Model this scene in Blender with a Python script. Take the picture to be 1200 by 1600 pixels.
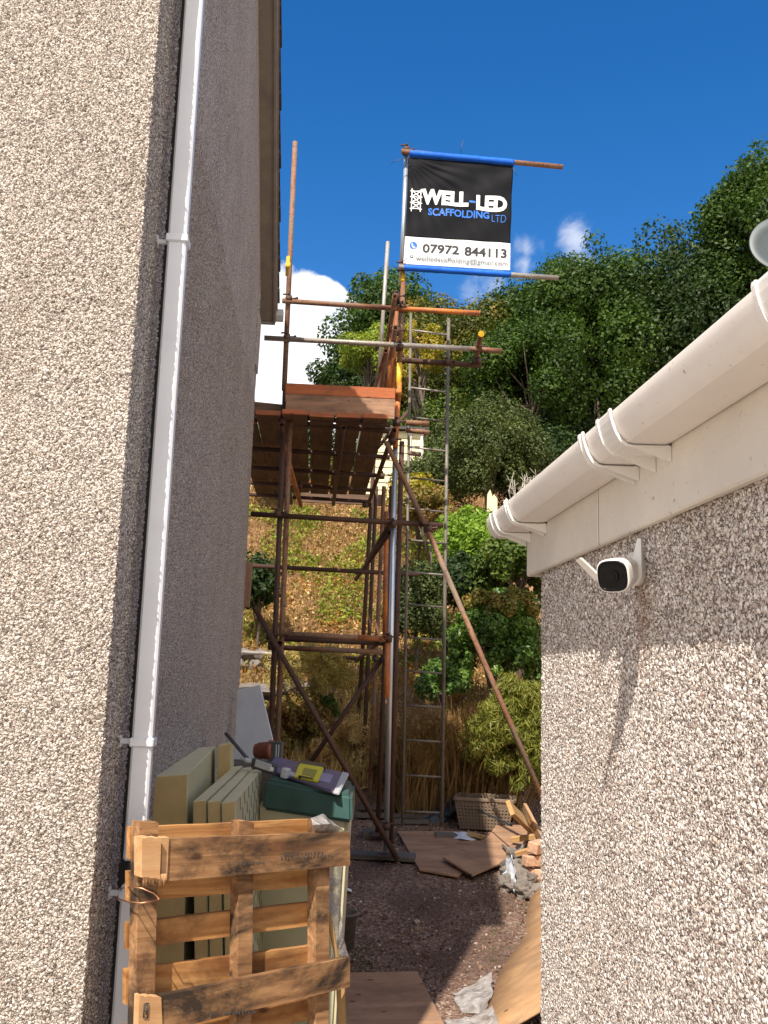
import bpy, bmesh, math, random
import numpy as np
from mathutils import Vector, Matrix, noise
for o in list(bpy.data.objects): bpy.data.objects.remove(o)
S = bpy.context.scene
COL = S.collection
V = Vector
R = math.radians

# ---------------------------------------------------------------- camera
# world: +Y runs down the alley (parallel to both walls), camera eye at the origin
F_PX = 1480.0
PITCH = math.atan(250 / F_PX); YAW = R(4.05); ROLL = math.atan(.03)
_F = V((math.sin(YAW) * math.cos(PITCH), math.cos(YAW) * math.cos(PITCH), math.sin(PITCH)))
_R0 = _F.cross(V((0, 0, 1))).normalized(); _U0 = _R0.cross(_F)
_R = _R0 * math.cos(ROLL) + _U0 * math.sin(ROLL)
_U = _U0 * math.cos(ROLL) - _R0 * math.sin(ROLL)
cam = bpy.data.cameras.new('camera'); cam.sensor_fit = 'VERTICAL'; cam.sensor_height = 36
cam.lens = 36 * F_PX / 1600; cam.clip_start = .05; cam.clip_end = 2000
camo = bpy.data.objects.new('camera', cam); COL.objects.link(camo)
camo.matrix_world = Matrix(((_R.x, _U.x, -_F.x, 0), (_R.y, _U.y, -_F.y, 0), (_R.z, _U.z, -_F.z, 0), (0, 0, 0, 1)))
S.camera = camo
S.render.resolution_x = 768; S.render.resolution_y = 1024

# ---------------------------------------------------------------- light
SUN = V((1, 2.3, -3.1)).normalized()              # direction the light travels
sl = bpy.data.lights.new('sun', 'SUN'); sl.energy = 5.0; sl.angle = R(.55); sl.color = (1, .915, .8)
so = bpy.data.objects.new('sun', sl); COL.objects.link(so)
so.rotation_euler = SUN.to_track_quat('-Z', 'Y').to_euler()
so.location = (-5, -12, 16)
elev = math.asin(-SUN.z); az = math.atan2(-SUN.x, -SUN.y)
W = bpy.data.worlds.new('World'); S.world = W; W.use_nodes = True
wn = W.node_tree; wn.nodes.clear()
def N(nt, t, **k):
    n = nt.nodes.new(t)
    for a, b in k.items(): setattr(n, a, b)
    return n
def setup_world():
    L = wn.links.new
    out = N(wn, 'ShaderNodeOutputWorld'); bg = N(wn, 'ShaderNodeBackground'); bg.inputs[1].default_value = .132
    sky = N(wn, 'ShaderNodeTexSky', sky_type='NISHITA', sun_disc=False, sun_elevation=elev, sun_rotation=az)
    sky.altitude = 100; sky.air_density = 1.0; sky.dust_density = .3; sky.ozone_density = 2.5
    hs = N(wn, 'ShaderNodeHueSaturation'); hs.inputs['Saturation'].default_value = 1.39; hs.inputs['Value'].default_value = .93
    hs.inputs['Hue'].default_value = .506
    L(sky.outputs[0], hs.inputs['Color'])
    tc = N(wn, 'ShaderNodeTexCoord')
    nz = N(wn, 'ShaderNodeTexNoise'); nz.inputs['Scale'].default_value = 14; nz.inputs['Detail'].default_value = 10; nz.inputs['Roughness'].default_value = .6
    L(tc.outputs['Generated'], nz.inputs['Vector'])
    def blobs(lst, amp):
        prev = None
        for px, py, rad in lst:
            d = (_F * F_PX + _R * (px - 600) - _U * (py - 800)).normalized()
            sub = N(wn, 'ShaderNodeVectorMath', operation='DISTANCE'); L(tc.outputs['Generated'], sub.inputs[0]); sub.inputs[1].default_value = d
            m = N(wn, 'ShaderNodeMath', operation='MULTIPLY_ADD'); L(sub.outputs['Value'], m.inputs[0])
            m.inputs[1].default_value = -F_PX / rad; m.inputs[2].default_value = 1
            if prev:
                mx = N(wn, 'ShaderNodeMath', operation='MAXIMUM'); L(prev.outputs[0], mx.inputs[0]); L(m.outputs[0], mx.inputs[1]); prev = mx
            else: prev = m
        s = N(wn, 'ShaderNodeMath', operation='SUBTRACT'); L(nz.outputs[0], s.inputs[0]); s.inputs[1].default_value = .5
        a = N(wn, 'ShaderNodeMath', operation='MULTIPLY_ADD'); L(s.outputs[0], a.inputs[0]); a.inputs[1].default_value = amp; L(prev.outputs[0], a.inputs[2])
        return a
    A = blobs([(505, 500, 62), (450, 580, 140), (400, 640, 180), (560, 640, 120), (330, 560, 170), (420, 505, 60)], .55)
    ra = N(wn, 'ShaderNodeMapRange', interpolation_type='SMOOTHSTEP'); L(A.outputs[0], ra.inputs[0]); ra.inputs[1].default_value = .0; ra.inputs[2].default_value = .07
    B = blobs([(765, 455, 62), (900, 372, 42), (825, 388, 38), (905, 425, 48), (820, 412, 40)], .0)
    n3 = N(wn, 'ShaderNodeTexNoise'); n3.inputs['Scale'].default_value = 17; n3.inputs['Detail'].default_value = 10; n3.inputs['Roughness'].default_value = .58; n3.inputs['Distortion'].default_value = .3
    L(tc.outputs['Generated'], n3.inputs['Vector'])
    mb = N(wn, 'ShaderNodeMath', operation='MULTIPLY_ADD'); L(B.outputs[0], mb.inputs[0]); mb.inputs[1].default_value = .34; L(n3.outputs[0], mb.inputs[2])
    rb = N(wn, 'ShaderNodeMapRange', interpolation_type='SMOOTHSTEP'); L(mb.outputs[0], rb.inputs[0]); rb.inputs[1].default_value = .56; rb.inputs[2].default_value = .86; rb.inputs[4].default_value = .5
    rc = N(wn, 'ShaderNodeMapRange', interpolation_type='SMOOTHSTEP'); L(B.outputs[0], rc.inputs[0]); rc.inputs[1].default_value = 0; rc.inputs[2].default_value = .45
    rbm = N(wn, 'ShaderNodeMath', operation='MULTIPLY'); L(rb.outputs[0], rbm.inputs[0]); L(rc.outputs[0], rbm.inputs[1]); rb = rbm
    # unseen broken cloud behind the camera, added as warm fill for the shade
    sx = N(wn, 'ShaderNodeSeparateXYZ'); L(tc.outputs['Generated'], sx.inputs[0])
    n4 = N(wn, 'ShaderNodeTexNoise'); n4.inputs['Scale'].default_value = 3; n4.inputs['Detail'].default_value = 6; L(tc.outputs['Generated'], n4.inputs['Vector'])
    m4 = N(wn, 'ShaderNodeMath', operation='MULTIPLY_ADD'); L(sx.outputs[1], m4.inputs[0]); m4.inputs[1].default_value = -.55; L(n4.outputs[0], m4.inputs[2])
    rd = N(wn, 'ShaderNodeMapRange', interpolation_type='SMOOTHSTEP'); L(m4.outputs[0], rd.inputs[0]); rd.inputs[1].default_value = .45; rd.inputs[2].default_value = .75; rd.inputs[4].default_value = .8
    # soft shading inside the clouds
    n2 = N(wn, 'ShaderNodeTexNoise'); n2.inputs['Scale'].default_value = 7; n2.inputs['Detail'].default_value = 5
    mp = N(wn, 'ShaderNodeMapping'); mp.inputs['Location'].default_value = (3.1, 1.7, .4); L(tc.outputs['Generated'], mp.inputs[0]); L(mp.outputs[0], n2.inputs['Vector'])
    cr = N(wn, 'ShaderNodeValToRGB'); cr.color_ramp.elements[0].position = .38; cr.color_ramp.elements[0].color = (3.9, 4.3, 5.2, 1)
    cr.color_ramp.elements[1].position = .56; cr.color_ramp.elements[1].color = (7.0, 7.0, 7.1, 1); L(n2.outputs[0], cr.inputs[0])
    m1 = N(wn, 'ShaderNodeMixRGB'); L(ra.outputs[0], m1.inputs[0]); L(hs.outputs[0], m1.inputs[1]); L(cr.outputs[0], m1.inputs[2])
    m2 = N(wn, 'ShaderNodeMixRGB'); L(rb.outputs[0], m2.inputs[0]); L(m1.outputs[0], m2.inputs[1]); L(cr.outputs[0], m2.inputs[2])
    m3 = N(wn, 'ShaderNodeMixRGB'); L(rd.outputs[0], m3.inputs[0]); L(m2.outputs[0], m3.inputs[1]); m3.inputs[2].default_value = (8.6, 7.9, 7.0, 1)
    L(m3.outputs[0], bg.inputs[0]); L(bg.outputs[0], out.inputs[0])
setup_world()
S.view_settings.view_transform = 'Standard'; S.view_settings.look = 'None'
S.view_settings.exposure = .52; S.view_settings.gamma = 1
S.render.engine = 'CYCLES'

# ---------------------------------------------------------------- helpers: points
def ray(px, py): return _F * F_PX + _R * (px - 600) - _U * (py - 800)
def aty(px, py, y): d = ray(px, py); return d * (y / d.y)
def atx(px, py, x): d = ray(px, py); return d * (x / d.x)
def atz(px, py, z): d = ray(px, py); return d * (z / d.z)
def onpl(px, py, p, n): d = ray(px, py); return d * (p.dot(n) / d.dot(n))
GZ = [(-3, -2.2), (5, -2.2), (8.6, -1.66), (10.6, -1.55), (11.6, -1.15), (12.6, -.35), (13.8, .05), (14.6, .3), (17, 1.8), (21, 4.3), (26, 6.0), (40, 8.6), (90, 10)]
def gz(x, y):
    for (a, b), (c, d) in zip(GZ, GZ[1:]):
        if y <= c:
            t = max(0, (y - a) / (c - a)); z = b + (d - b) * t
            break
    else: z = GZ[-1][1]
    if y > 11: z += .16 * noise.noise(V((x * .6, y * .6, 0))) * min(1, (y - 11) / 2) + max(0, min(2, (x - 2) * .12)) * min(1, (y - 11) / 6)
    return z
def gp(px, py, dz=0):                      # point of the ground under a pixel
    d = ray(px, py)
    lo, hi = 2.0, 14.0
    for _ in range(40):
        m = (lo + hi) / 2; p = d * (m / d.y)
        if p.z > gz(p.x, p.y) + dz: lo = m
        else: hi = m
    return p

# ---------------------------------------------------------------- helpers: materials
class M:
    def __init__(s, name, rough=.6, metal=0, spec=.5):
        s.m = bpy.data.materials.new(name); s.m.use_nodes = True; s.t = s.m.node_tree
        s.b = s.t.nodes['Principled BSDF']; s.b.inputs['Roughness'].default_value = rough
        s.b.inputs['Metallic'].default_value = metal; s.b.inputs['Specular IOR Level'].default_value = spec
        s.tc = N(s.t, 'ShaderNodeTexCoord'); s.out = s.t.nodes['Material Output']
    def L(s, a, b): s.t.links.new(a, b)
    def map(s, scale=(1, 1, 1), src=None):
        n = N(s.t, 'ShaderNodeMapping'); n.inputs['Scale'].default_value = scale
        s.L(src or s.tc.outputs['Object'], n.inputs[0]); return n.outputs[0]
    def noise(s, scale, detail=5, rough=.6, vec=None, dist=0):
        n = N(s.t, 'ShaderNodeTexNoise'); n.inputs['Scale'].default_value = scale; n.inputs['Detail'].default_value = detail
        n.inputs['Roughness'].default_value = rough; n.inputs['Distortion'].default_value = dist
        s.L(vec or s.tc.outputs['Object'], n.inputs['Vector']); return n.outputs[0]
    def ramp(s, v, stops, const=False):
        n = N(s.t, 'ShaderNodeValToRGB'); e = n.color_ramp.elements
        if const: n.color_ramp.interpolation = 'CONSTANT'
        while len(e) < len(stops): e.new(.5)
        for k, (p, c) in enumerate(stops): e[k].position = p; e[k].color = (*c, 1) if len(c) == 3 else c
        s.L(v, n.inputs[0]); return n.outputs[0]
    def mix(s, f, a, b, mode='MIX'):
        n = N(s.t, 'ShaderNodeMixRGB', blend_type=mode)
        for i, v in enumerate((f, a, b)):
            if isinstance(v, (int, float)): n.inputs[i].default_value = v
            elif isinstance(v, tuple): n.inputs[i].default_value = (*v, 1)
            else: s.L(v, n.inputs[i])
        return n.outputs[0]
    def math(s, op, a, b=0, c=0):
        n = N(s.t, 'ShaderNodeMath', operation=op)
        for i, v in enumerate((a, b, c)):
            if isinstance(v, (int, float)): n.inputs[i].default_value = v
            else: s.L(v, n.inputs[i])
        return n.outputs[0]
    def rnd(s): return N(s.t, 'ShaderNodeObjectInfo').outputs['Random']
    def color(s, c):
        if isinstance(c, tuple): s.b.inputs['Base Color'].default_value = (*c, 1)
        else: s.L(c, s.b.inputs['Base Color'])
        return s
    def bump(s, h, strength=.5, dist=.01):
        n = N(s.t, 'ShaderNodeBump'); n.inputs['Strength'].default_value = strength; n.inputs['Distance'].default_value = dist
        s.L(h, n.inputs['Height']); s.L(n.outputs[0], s.b.inputs['Normal']); return s

def flat(name, c, rough=.6, metal=0, var=.15, scale=12, bump=.15, dirt=None, spec=.5):
    m = M(name, rough, metal, spec)
    n = m.noise(scale, 6, .65)
    a = tuple(x * (1 - var) for x in c); b = tuple(min(1, x * (1 + var)) for x in c)
    col = m.ramp(n, [(.3, a), (.7, b)])
    if dirt:
        d = m.noise(scale * 26, 2, .5, dist=.2); f = m.ramp(d, [(.69, (0, 0, 0)), (.75, (1, 1, 1))])
        col = m.mix(m.math('MULTIPLY', f, .7), col, dirt)
    m.color(col); m.bump(n, bump, .004)
    return m.m

def pebbledash(name, stones, gap, scale, depth, stain=None):
    m = M(name, .85, 0, .25)
    pos = m.tc.outputs['Object']
    w = N(m.t, 'ShaderNodeTexNoise'); w.inputs['Scale'].default_value = scale * .55; w.inputs['Detail'].default_value = 2
    m.L(pos, w.inputs['Vector'])
    sc = N(m.t, 'ShaderNodeVectorMath', operation='MULTIPLY_ADD'); m.L(w.outputs['Color'], sc.inputs[0]); sc.inputs[1].default_value = (1.3 / scale,) * 3; m.L(pos, sc.inputs[2])
    def vor(s, f='F1'):
        v = N(m.t, 'ShaderNodeTexVoronoi', feature=f); v.inputs['Scale'].default_value = s; m.L(sc.outputs[0], v.inputs['Vector']); return v
    v1 = vor(scale); v2 = vor(scale * 1.9)
    def hgt(v, k):
        t = m.math('MULTIPLY', v.outputs['Distance'], k); t = m.math('POWER', t, 2.2); return m.math('MAXIMUM', m.math('SUBTRACT', 1, t), 0)
    sep = N(m.t, 'ShaderNodeSeparateColor'); m.L(v1.outputs['Color'], sep.inputs[0])
    h1 = m.math('MULTIPLY', hgt(v1, 1.55), m.math('MULTIPLY_ADD', sep.outputs[1], .6, .4))
    h2 = m.math('MULTIPLY', hgt(v2, 1.6), .45)
    h = m.math('MAXIMUM', h1, h2)
    fine = m.noise(scale * 5, 3, .6)
    hh = m.math('MULTIPLY_ADD', fine, .22, h)
    sel = m.math('GREATER_THAN', h1, h2)
    s2 = N(m.t, 'ShaderNodeSeparateColor'); m.L(v2.outputs['Color'], s2.inputs[0])
    c1 = m.ramp(sep.outputs[0], stones); c2 = m.ramp(s2.outputs[0], stones)
    c = m.mix(sel, c2, c1)
    c = m.mix(m.ramp(h, [(.05, (1, 1, 1)), (.38, (0, 0, 0))]), c, gap)
    big = m.noise(1.6, 4, .6)
    c = m.mix(1, c, m.ramp(big, [(.3, (.86, .84, .83)), (.7, (1, 1, 1))]), 'MULTIPLY')
    stk = m.noise(7, 5, .7, m.map((1, 1, .13)))          # faint rain streaks
    c = m.mix(1, c, m.ramp(stk, [(.34, (.93, .91, .89)), (.5, (1, 1, 1))]), 'MULTIPLY')
    pit = m.noise(22, 4, .6)                               # knocked-off stones
    c = m.mix(m.ramp(pit, [(.66, (0, 0, 0)), (.72, (.5,) * 3)]), c, gap)
    if stain:
        dv = N(m.t, 'ShaderNodeVectorMath', operation='SUBTRACT'); m.L(pos, dv.inputs[0]); dv.inputs[1].default_value = stain
        sv = N(m.t, 'ShaderNodeVectorMath', operation='MULTIPLY'); m.L(dv.outputs[0], sv.inputs[0]); sv.inputs[1].default_value = (1, 1, .3)
        ln = N(m.t, 'ShaderNodeVectorMath', operation='LENGTH'); m.L(sv.outputs[0], ln.inputs[0])
        f = m.math('ADD', ln.outputs['Value'], m.math('MULTIPLY', m.math('SUBTRACT', m.noise(30, 4, .6), .5), .05))
        c = m.mix(m.ramp(f, [(.0, (.55,) * 3), (.05, (0, 0, 0))]), c, (.3, .17, .11))
    m.color(c)
    d = N(m.t, 'ShaderNodeDisplacement'); d.inputs['Midlevel'].default_value = .35; d.inputs['Scale'].default_value = depth
    m.L(hh, d.inputs['Height']); m.L(d.outputs[0], m.out.inputs['Displacement'])
    m.m.displacement_method = 'BOTH'
    return m.m

def wood(name, light, dark, stain=.5, rough=.75, grain=22, rstain=(.05, .045, .04), soft=False):
    """grain runs along local X"""
    m = M(name, rough, 0, .25)
    r = m.rnd()
    off = N(m.t, 'ShaderNodeVectorMath', operation='ADD'); m.L(m.tc.outputs['Object'], off.inputs[0])
    cmb = N(m.t, 'ShaderNodeCombineXYZ'); m.L(m.math('MULTIPLY', r, 37.), cmb.inputs[0]); m.L(m.math('MULTIPLY', r, 11.), cmb.inputs[1]); m.L(cmb.outputs[0], off.inputs[1])
    g = m.noise(grain, 6, .62, m.map((.09, 1, 1), off.outputs[0]), .9)
    f = m.noise(grain * 6, 4, .6, m.map((.05, 1, 1), off.outputs[0]))
    c = m.ramp(g, [(.3, dark), (.5, tuple((a + b) / 2 for a, b in zip(light, dark))), (.68, light)])
    c = m.mix(m.math('MULTIPLY', f, .5), c, m.mix(1, c, (.62, .55, .5), 'MULTIPLY'))
    # knots
    v = N(m.t, 'ShaderNodeTexVoronoi'); v.inputs['Scale'].default_value = 3.2; m.L(m.map((1.3, 2.6, 2.6), off.outputs[0]), v.inputs['Vector'])
    c = m.mix(m.ramp(v.outputs['Distance'], [(.05, (.85,) * 3), (.12, (0, 0, 0))]), c, tuple(x * .25 for x in dark))
    st = m.noise(4.5, 6, .72, m.map((.5, 1, 1), off.outputs[0]), .5)
    c = m.mix(m.math('MULTIPLY', m.ramp(st, [(.44, (0, 0, 0)), (.6, (1, 1, 1))]), stain), c, rstain)
    tone = m.ramp(r, [(0, (.8, .78, .76)), (1, (1.0, 1.0, 1.0))])
    m.color(m.mix(1, c, tone, 'MULTIPLY'))
    m.bump(m.math('ADD', m.math('MULTIPLY', g, .6), m.math('MULTIPLY', f, .6)), .6, .002)
    return m.m

def tube_mat(name, cols, rough=.55, metal=0, scale=5, spot=None):
    m = M(name, rough, metal, .4)
    off = N(m.t, 'ShaderNodeVectorMath', operation='ADD'); m.L(m.tc.outputs['Object'], off.inputs[0])
    cmb = N(m.t, 'ShaderNodeCombineXYZ'); m.L(m.math('MULTIPLY', m.rnd(), 23.), cmb.inputs[2]); m.L(cmb.outputs[0], off.inputs[1])
    n = m.noise(scale, 7, .68, m.map((1, 1, .35), off.outputs[0]))
    c = m.ramp(n, [(.28 + .44 * k / max(1, len(cols) - 1), x) for k, x in enumerate(cols)])
    if spot:
        s = m.noise(38, 5, .75, off.outputs[0]); c = m.mix(m.ramp(s, [(.52, (0, 0, 0)), (.66, (.85,) * 3)]), c, spot)
    m.color(c); m.bump(m.noise(60, 3, .6), .25, .002)
    return m.m

def leafmat(name, cols, trans=.25, rough=.55, clump=1.2, dry=None):
    m = M(name, rough, 0, .3)
    g = N(m.t, 'ShaderNodeNewGeometry')
    isl = g.outputs['Random Per Island']
    n = m.noise(clump, 3, .6)
    f = m.math('ADD', m.math('MULTIPLY', isl, .45), m.math('MULTIPLY', m.ramp(n, [(.3, (0, 0, 0)), (.7, (1, 1, 1))]), .55))
    c = m.ramp(f, [(k / (len(cols) - 1) * .96 + .02, x) for k, x in enumerate(cols)])
    if dry:
        k = m.noise(clump * .7, 3, .5, m.map((1.1, .9, 1.3))); c = m.mix(m.ramp(k, [(.52, (0, 0, 0)), (.64, (1, 1, 1))]), c, m.mix(isl, dry[0], dry[1]))
    m.color(c)
    tr = N(m.t, 'ShaderNodeBsdfTranslucent'); m.L(m.mix(1, c, (1.3, 1.5, .6), 'MULTIPLY'), tr.inputs[0])
    mx = N(m.t, 'ShaderNodeMixShader'); mx.inputs[0].default_value = trans
    m.L(m.b.outputs[0], mx.inputs[1]); m.L(tr.outputs[0], mx.inputs[2]); m.L(mx.outputs[0], m.out.inputs[0])
    return m.m

PEB = [(0, (.16, .125, .105)), (.1, (.4, .35, .31)), (.3, (.62, .56, .5)), (.6, (.74, .685, .62)), (.85, (.84, .79, .73)), (1, (.46, .37, .31))]
PEB2 = [(0, (.16, .12, .105)), (.12, (.44, .37, .33)), (.28, (.72, .66, .6)), (.6, (.86, .82, .77)), (.88, (.93, .9, .86)), (1, (.5, .37, .3))]
mt = {}
mt['dashL'] = pebbledash('pebbledash_house', PEB, (.17, .14, .12), 118, .011)
mt['dashR'] = pebbledash('pebbledash_garage', PEB2, (.17, .125, .105), 118, .0075, (.7, 1.985, .13))
mt['white'] = flat('white_plastic', (.76, .74, .71), .35, 0, .05, 3, .03)
mt['pipe'] = flat('downpipe_plastic', (.72, .74, .79), .38, 0, .06, 4, .05)
mt['cream'] = flat('cream_gutter_plastic', (.76, .72, .68), .42, 0, .06, 3, .04, dirt=(.3, .2, .14))
mt['fascia'] = flat('fascia_board', (.7, .65, .58), .5, 0, .1, 3, .06, dirt=(.33, .22, .16))
mt['soffit'] = flat('soffit_paint', (.24, .2, .165), .6, 0, .2, 6, .1, dirt=(.12, .1, .08))
mt['black'] = flat('black_plastic', (.012, .012, .014), .5, 0, .2)
mt['gloss'] = flat('gloss_black_plastic', (.003, .003, .0035), .12, 0, .1, spec=.18, bump=0)
mt['slate'] = flat('roof_tile', (.07, .062, .06), .8, 0, .35, 20, .5)
mt['rust'] = tube_mat('rusty_tube', [(.06, .03, .02), (.15, .065, .035), (.27, .135, .075), (.2, .15, .11), (.11, .05, .03)], .75, .0, 5, (.05, .03, .025))
mt['rusto'] = tube_mat('orange_painted_tube', [(.5, .13, .03), (.62, .2, .04), (.26, .1, .05), (.6, .17, .03)], .6, 0, 6, (.2, .08, .04))
mt['galv'] = tube_mat('galvanised_tube', [(.25, .235, .21), (.4, .39, .36), (.3, .26, .22), (.46, .46, .45)], .5, .3, 6, (.2, .12, .08))
mt['galvb'] = tube_mat('clean_galvanised_tube', [(.42, .46, .5), (.62, .66, .7), (.5, .53, .56)], .35, .7, 6)
mt['brown'] = tube_mat('dark_brown_tube', [(.03, .018, .014), (.085, .04, .024), (.05, .03, .022)], .75, 0, 5, (.03, .02, .02))
mt['ladder'] = tube_mat('dull_ladder_steel', [(.1, .085, .07), (.19, .17, .14), (.13, .1, .075)], .6, .2, 5, (.08, .05, .035))
mt['yellow'] = tube_mat('yellow_paint', [(.75, .42, .02), (.8, .5, .03), (.6, .32, .03)], .5, 0, 9, (.3, .16, .05))
mt['coupler'] = tube_mat('coupler_steel', [(.05, .035, .03), (.11, .06, .04), (.16, .12, .1)], .7, .3, 14, (.03, .02, .02))
mt['pallet'] = wood('pallet_pine', (.74, .41, .16), (.34, .135, .04), .6, rstain=(.11, .05, .025))
mt['palletw'] = wood('weathered_pallet_pine', (.6, .35, .17), (.19, .09, .042), 1.0, rstain=(.05, .034, .024))
mt['palletend'] = wood('fresh_split_pine', (.8, .52, .28), (.6, .32, .14), .15)
mt['opaint'] = wood('orange_painted_wood', (.6, .19, .07), (.4, .12, .05), .7, rstain=(.2, .1, .06))
mt['board'] = wood('scaffold_board_wood', (.27, .17, .11), (.13, .08, .055), .45)
mt['boardo'] = wood('orange_ended_board', (.62, .22, .1), (.42, .13, .06), .3)
mt['toe'] = wood('toe_board_wood', (.48, .29, .19), (.3, .165, .1), .5)
mt['ply'] = wood('plywood', (.5, .31, .19), (.34, .2, .12), .4, grain=7, rstain=(.12, .07, .05))
mt['osb'] = wood('tan_sheet', (.6, .37, .19), (.42, .25, .13), .45, grain=7, rstain=(.22, .15, .1))
mt['timber'] = wood('yellow_timber', (.72, .48, .22), (.55, .33, .13), .15)
mt['greyt'] = wood('grey_timber', (.2, .18, .16), (.11, .1, .09), .3)
mt['foam'] = flat('foam_board_face', (.52, .47, .27), .8, 0, .1, 6, .1)
mt['foamend'] = flat('foam_board_side', (.64, .57, .36), .85, 0, .08, 9, .1)
mt['foamb'] = flat('foam_board_cut_end', (.5, .37, .17), .85, 0, .12, 8, .15)
mt['teal'] = flat('teal_plastic_lid', (.045, .1, .092), .4, 0, .2, 5, .05, dirt=(.1, .14, .13))
mt['tubcream'] = flat('cream_plastic_tub', (.56, .52, .36), .5, 0, .08, 5)
mt['zinc'] = flat('grey_sheet_metal', (.64, .68, .74), .45, .0, .12, 3, .03)
mt['terra'] = flat('terracotta', (.3, .1, .06), .8, 0, .2)
mt['purple'] = flat('purple_packaging', (.13, .11, .2), .35, 0, .3, 9)
mt['yelp'] = flat('yellow_label', (.7, .62, .04), .4, 0, .1)
mt['lgrey'] = flat('pale_grey_plastic', (.5, .51, .52), .4, 0, .12)
mt['dgrey'] = flat('dark_grey_plastic', (.06, .065, .07), .5, 0, .2)
mt['stone'] = flat('rubble_stone', (.17, .145, .125), .9, 0, .35, 9, .6)
mt['brick'] = flat('pale_brick', (.5, .3, .19), .9, 0, .35, 22, .9, dirt=(.3, .24, .19))
mt['basket'] = flat('tan_woven_plastic', (.17, .12, .08), .6, 0, .15)
mt['blue'] = flat('blue_vinyl', (.008, .12, .62), .5, 0, .2, 7, .2, spec=.25)
mt['vinyl'] = flat('black_vinyl', (.006, .0065, .009), .6, 0, .3, 7, .1, spec=.12)
mt['vwhite'] = flat('white_vinyl', (.82, .83, .84), .4, 0, .03)
mt['ink'] = flat('dark_ink', (.02, .022, .026), .5, 0, .05)
mt['inkg'] = flat('grey_ink', (.2, .21, .23), .5, 0, .05)
mt['inkb'] = flat('blue_ink', (.02, .16, .62), .5, 0, .05)
mt['inkw'] = flat('white_ink', (.86, .86, .86), .5, 0, .03)
mt['tarp'] = flat('dark_blue_tarpaulin', (.035, .05, .075), .45, 0, .3, 5, .3)
mt['bark'] = flat('bark', (.13, .1, .075), .9, 0, .35, 16, .8)
mt['deadwood'] = flat('dead_branches', (.42, .38, .32), .9, 0, .2)
mt['shed'] = flat('cream_shed_boards', (.78, .7, .42), .6, 0, .05)
mt['copper'] = flat('copper_wire', (.5, .24, .13), .35, .8)
mt['concrete'] = flat('concrete', (.3, .28, .26), .9, 0, .2, 9, .4)
mt['bounce'] = flat('pale_bounce_slab', (.43, .36, .29), .9, 0, .12, 3, .2)  # pale tint of the added slab that bounces warm light
mt['dish'] = flat('grey_dish', (.06, .075, .08), .5, .1, .06)

def poly_film():
    m = M('clear_polythene', .25, 0, .6); m.color((.46, .43, .41)); m.b.inputs['Alpha'].default_value = .6
    n = m.noise(14, 5, .6, dist=.6); m.bump(n, .9, .03)
    m.L(m.ramp(n, [(.35, (.22,) * 3), (.6, (.75,) * 3)]), m.b.inputs['Alpha']); return m.m
mt['film'] = poly_film()

def ground_mat():
    m = M('soil_and_gravel', .95, 0, .2)
    v = N(m.t, 'ShaderNodeTexVoronoi'); v.inputs['Scale'].default_value = 55; m.L(m.tc.outputs['Object'], v.inputs['Vector'])
    sp = N(m.t, 'ShaderNodeSeparateColor'); m.L(v.outputs['Color'], sp.inputs[0])
    c = m.ramp(sp.outputs[0], [(0, (.1, .058, .042)), (.4, (.18, .11, .08)), (.75, (.26, .17, .125)), (1, (.36, .28, .22))])
    n = m.noise(1.3, 5, .6); c = m.mix(m.ramp(n, [(.42, (0, 0, 0)), (.62, (.8,) * 3)]), c, (.105, .066, .05))
    # the planted bank further back: dry straw and earth
    sx = N(m.t, 'ShaderNodeSeparateXYZ'); m.L(m.tc.outputs['Object'], sx.inputs[0])
    fb = m.ramp(m.math('MULTIPLY', m.math('SUBTRACT', sx.outputs[1], 10.6), 1.2), [(0, (0, 0, 0)), (1, (1, 1, 1))])
    nb = m.noise(5, 6, .75); cb = m.ramp(nb, [(.3, (.1, .055, .03)), (.5, (.25, .14, .07)), (.7, (.38, .23, .11))])
    far = m.ramp(m.math('MULTIPLY', m.math('SUBTRACT', sx.outputs[1], 20), .3), [(0, (0, 0, 0)), (1, (1, 1, 1))])
    cb = m.mix(far, cb, (.03, .045, .015))
    m.color(m.mix(fb, c, cb)); m.bump(m.math('ADD', v.outputs['Distance'], nb), .8, .02); return m.m
mt['ground'] = ground_mat()

mt['oak'] = leafmat('oak_leaves', [(0.013, 0.029, 0.005), (0.030, 0.061, 0.007), (0.053, 0.103, 0.011), (0.095, 0.150, 0.016)], clump=.7)
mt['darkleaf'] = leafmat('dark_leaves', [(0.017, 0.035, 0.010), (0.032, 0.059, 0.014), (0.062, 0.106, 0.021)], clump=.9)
mt['olive'] = leafmat('olive_leaves', [(0.038, 0.051, 0.010), (0.089, 0.103, 0.017), (0.165, 0.160, 0.025)], clump=.8, dry=((0.280, 0.172, 0.025), (0.381, 0.229, 0.042)))
mt['bushgreen'] = leafmat('shrub_leaves', [(0.039, 0.066, 0.012), (0.086, 0.134, 0.019), (0.146, 0.192, 0.030)], clump=1.6)
mt['lime'] = leafmat('lime_leaves', [(0.078, 0.146, 0.017), (0.179, 0.291, 0.028), (0.336, 0.448, 0.056)], .35, clump=2)
mt['yellowleaf'] = leafmat('yellow_leaves', [(0.208, 0.202, 0.024), (0.347, 0.307, 0.037), (0.417, 0.202, 0.037)], .35, clump=2)
mt['orangeleaf'] = leafmat('orange_leaves', [(0.336, 0.112, 0.034), (0.504, 0.246, 0.045), (0.392, 0.336, 0.056)], .3, clump=2.5)
mt['laurel'] = leafmat('laurel_leaves', [(0.041, 0.083, 0.020), (0.084, 0.158, 0.028), (0.192, 0.278, 0.035)], .2, .4, clump=2)
mt['laurely'] = leafmat('yellowing_laurel', [(0.086, 0.115, 0.024), (0.197, 0.178, 0.037), (0.370, 0.209, 0.050)], .25, .45, clump=3)
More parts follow.
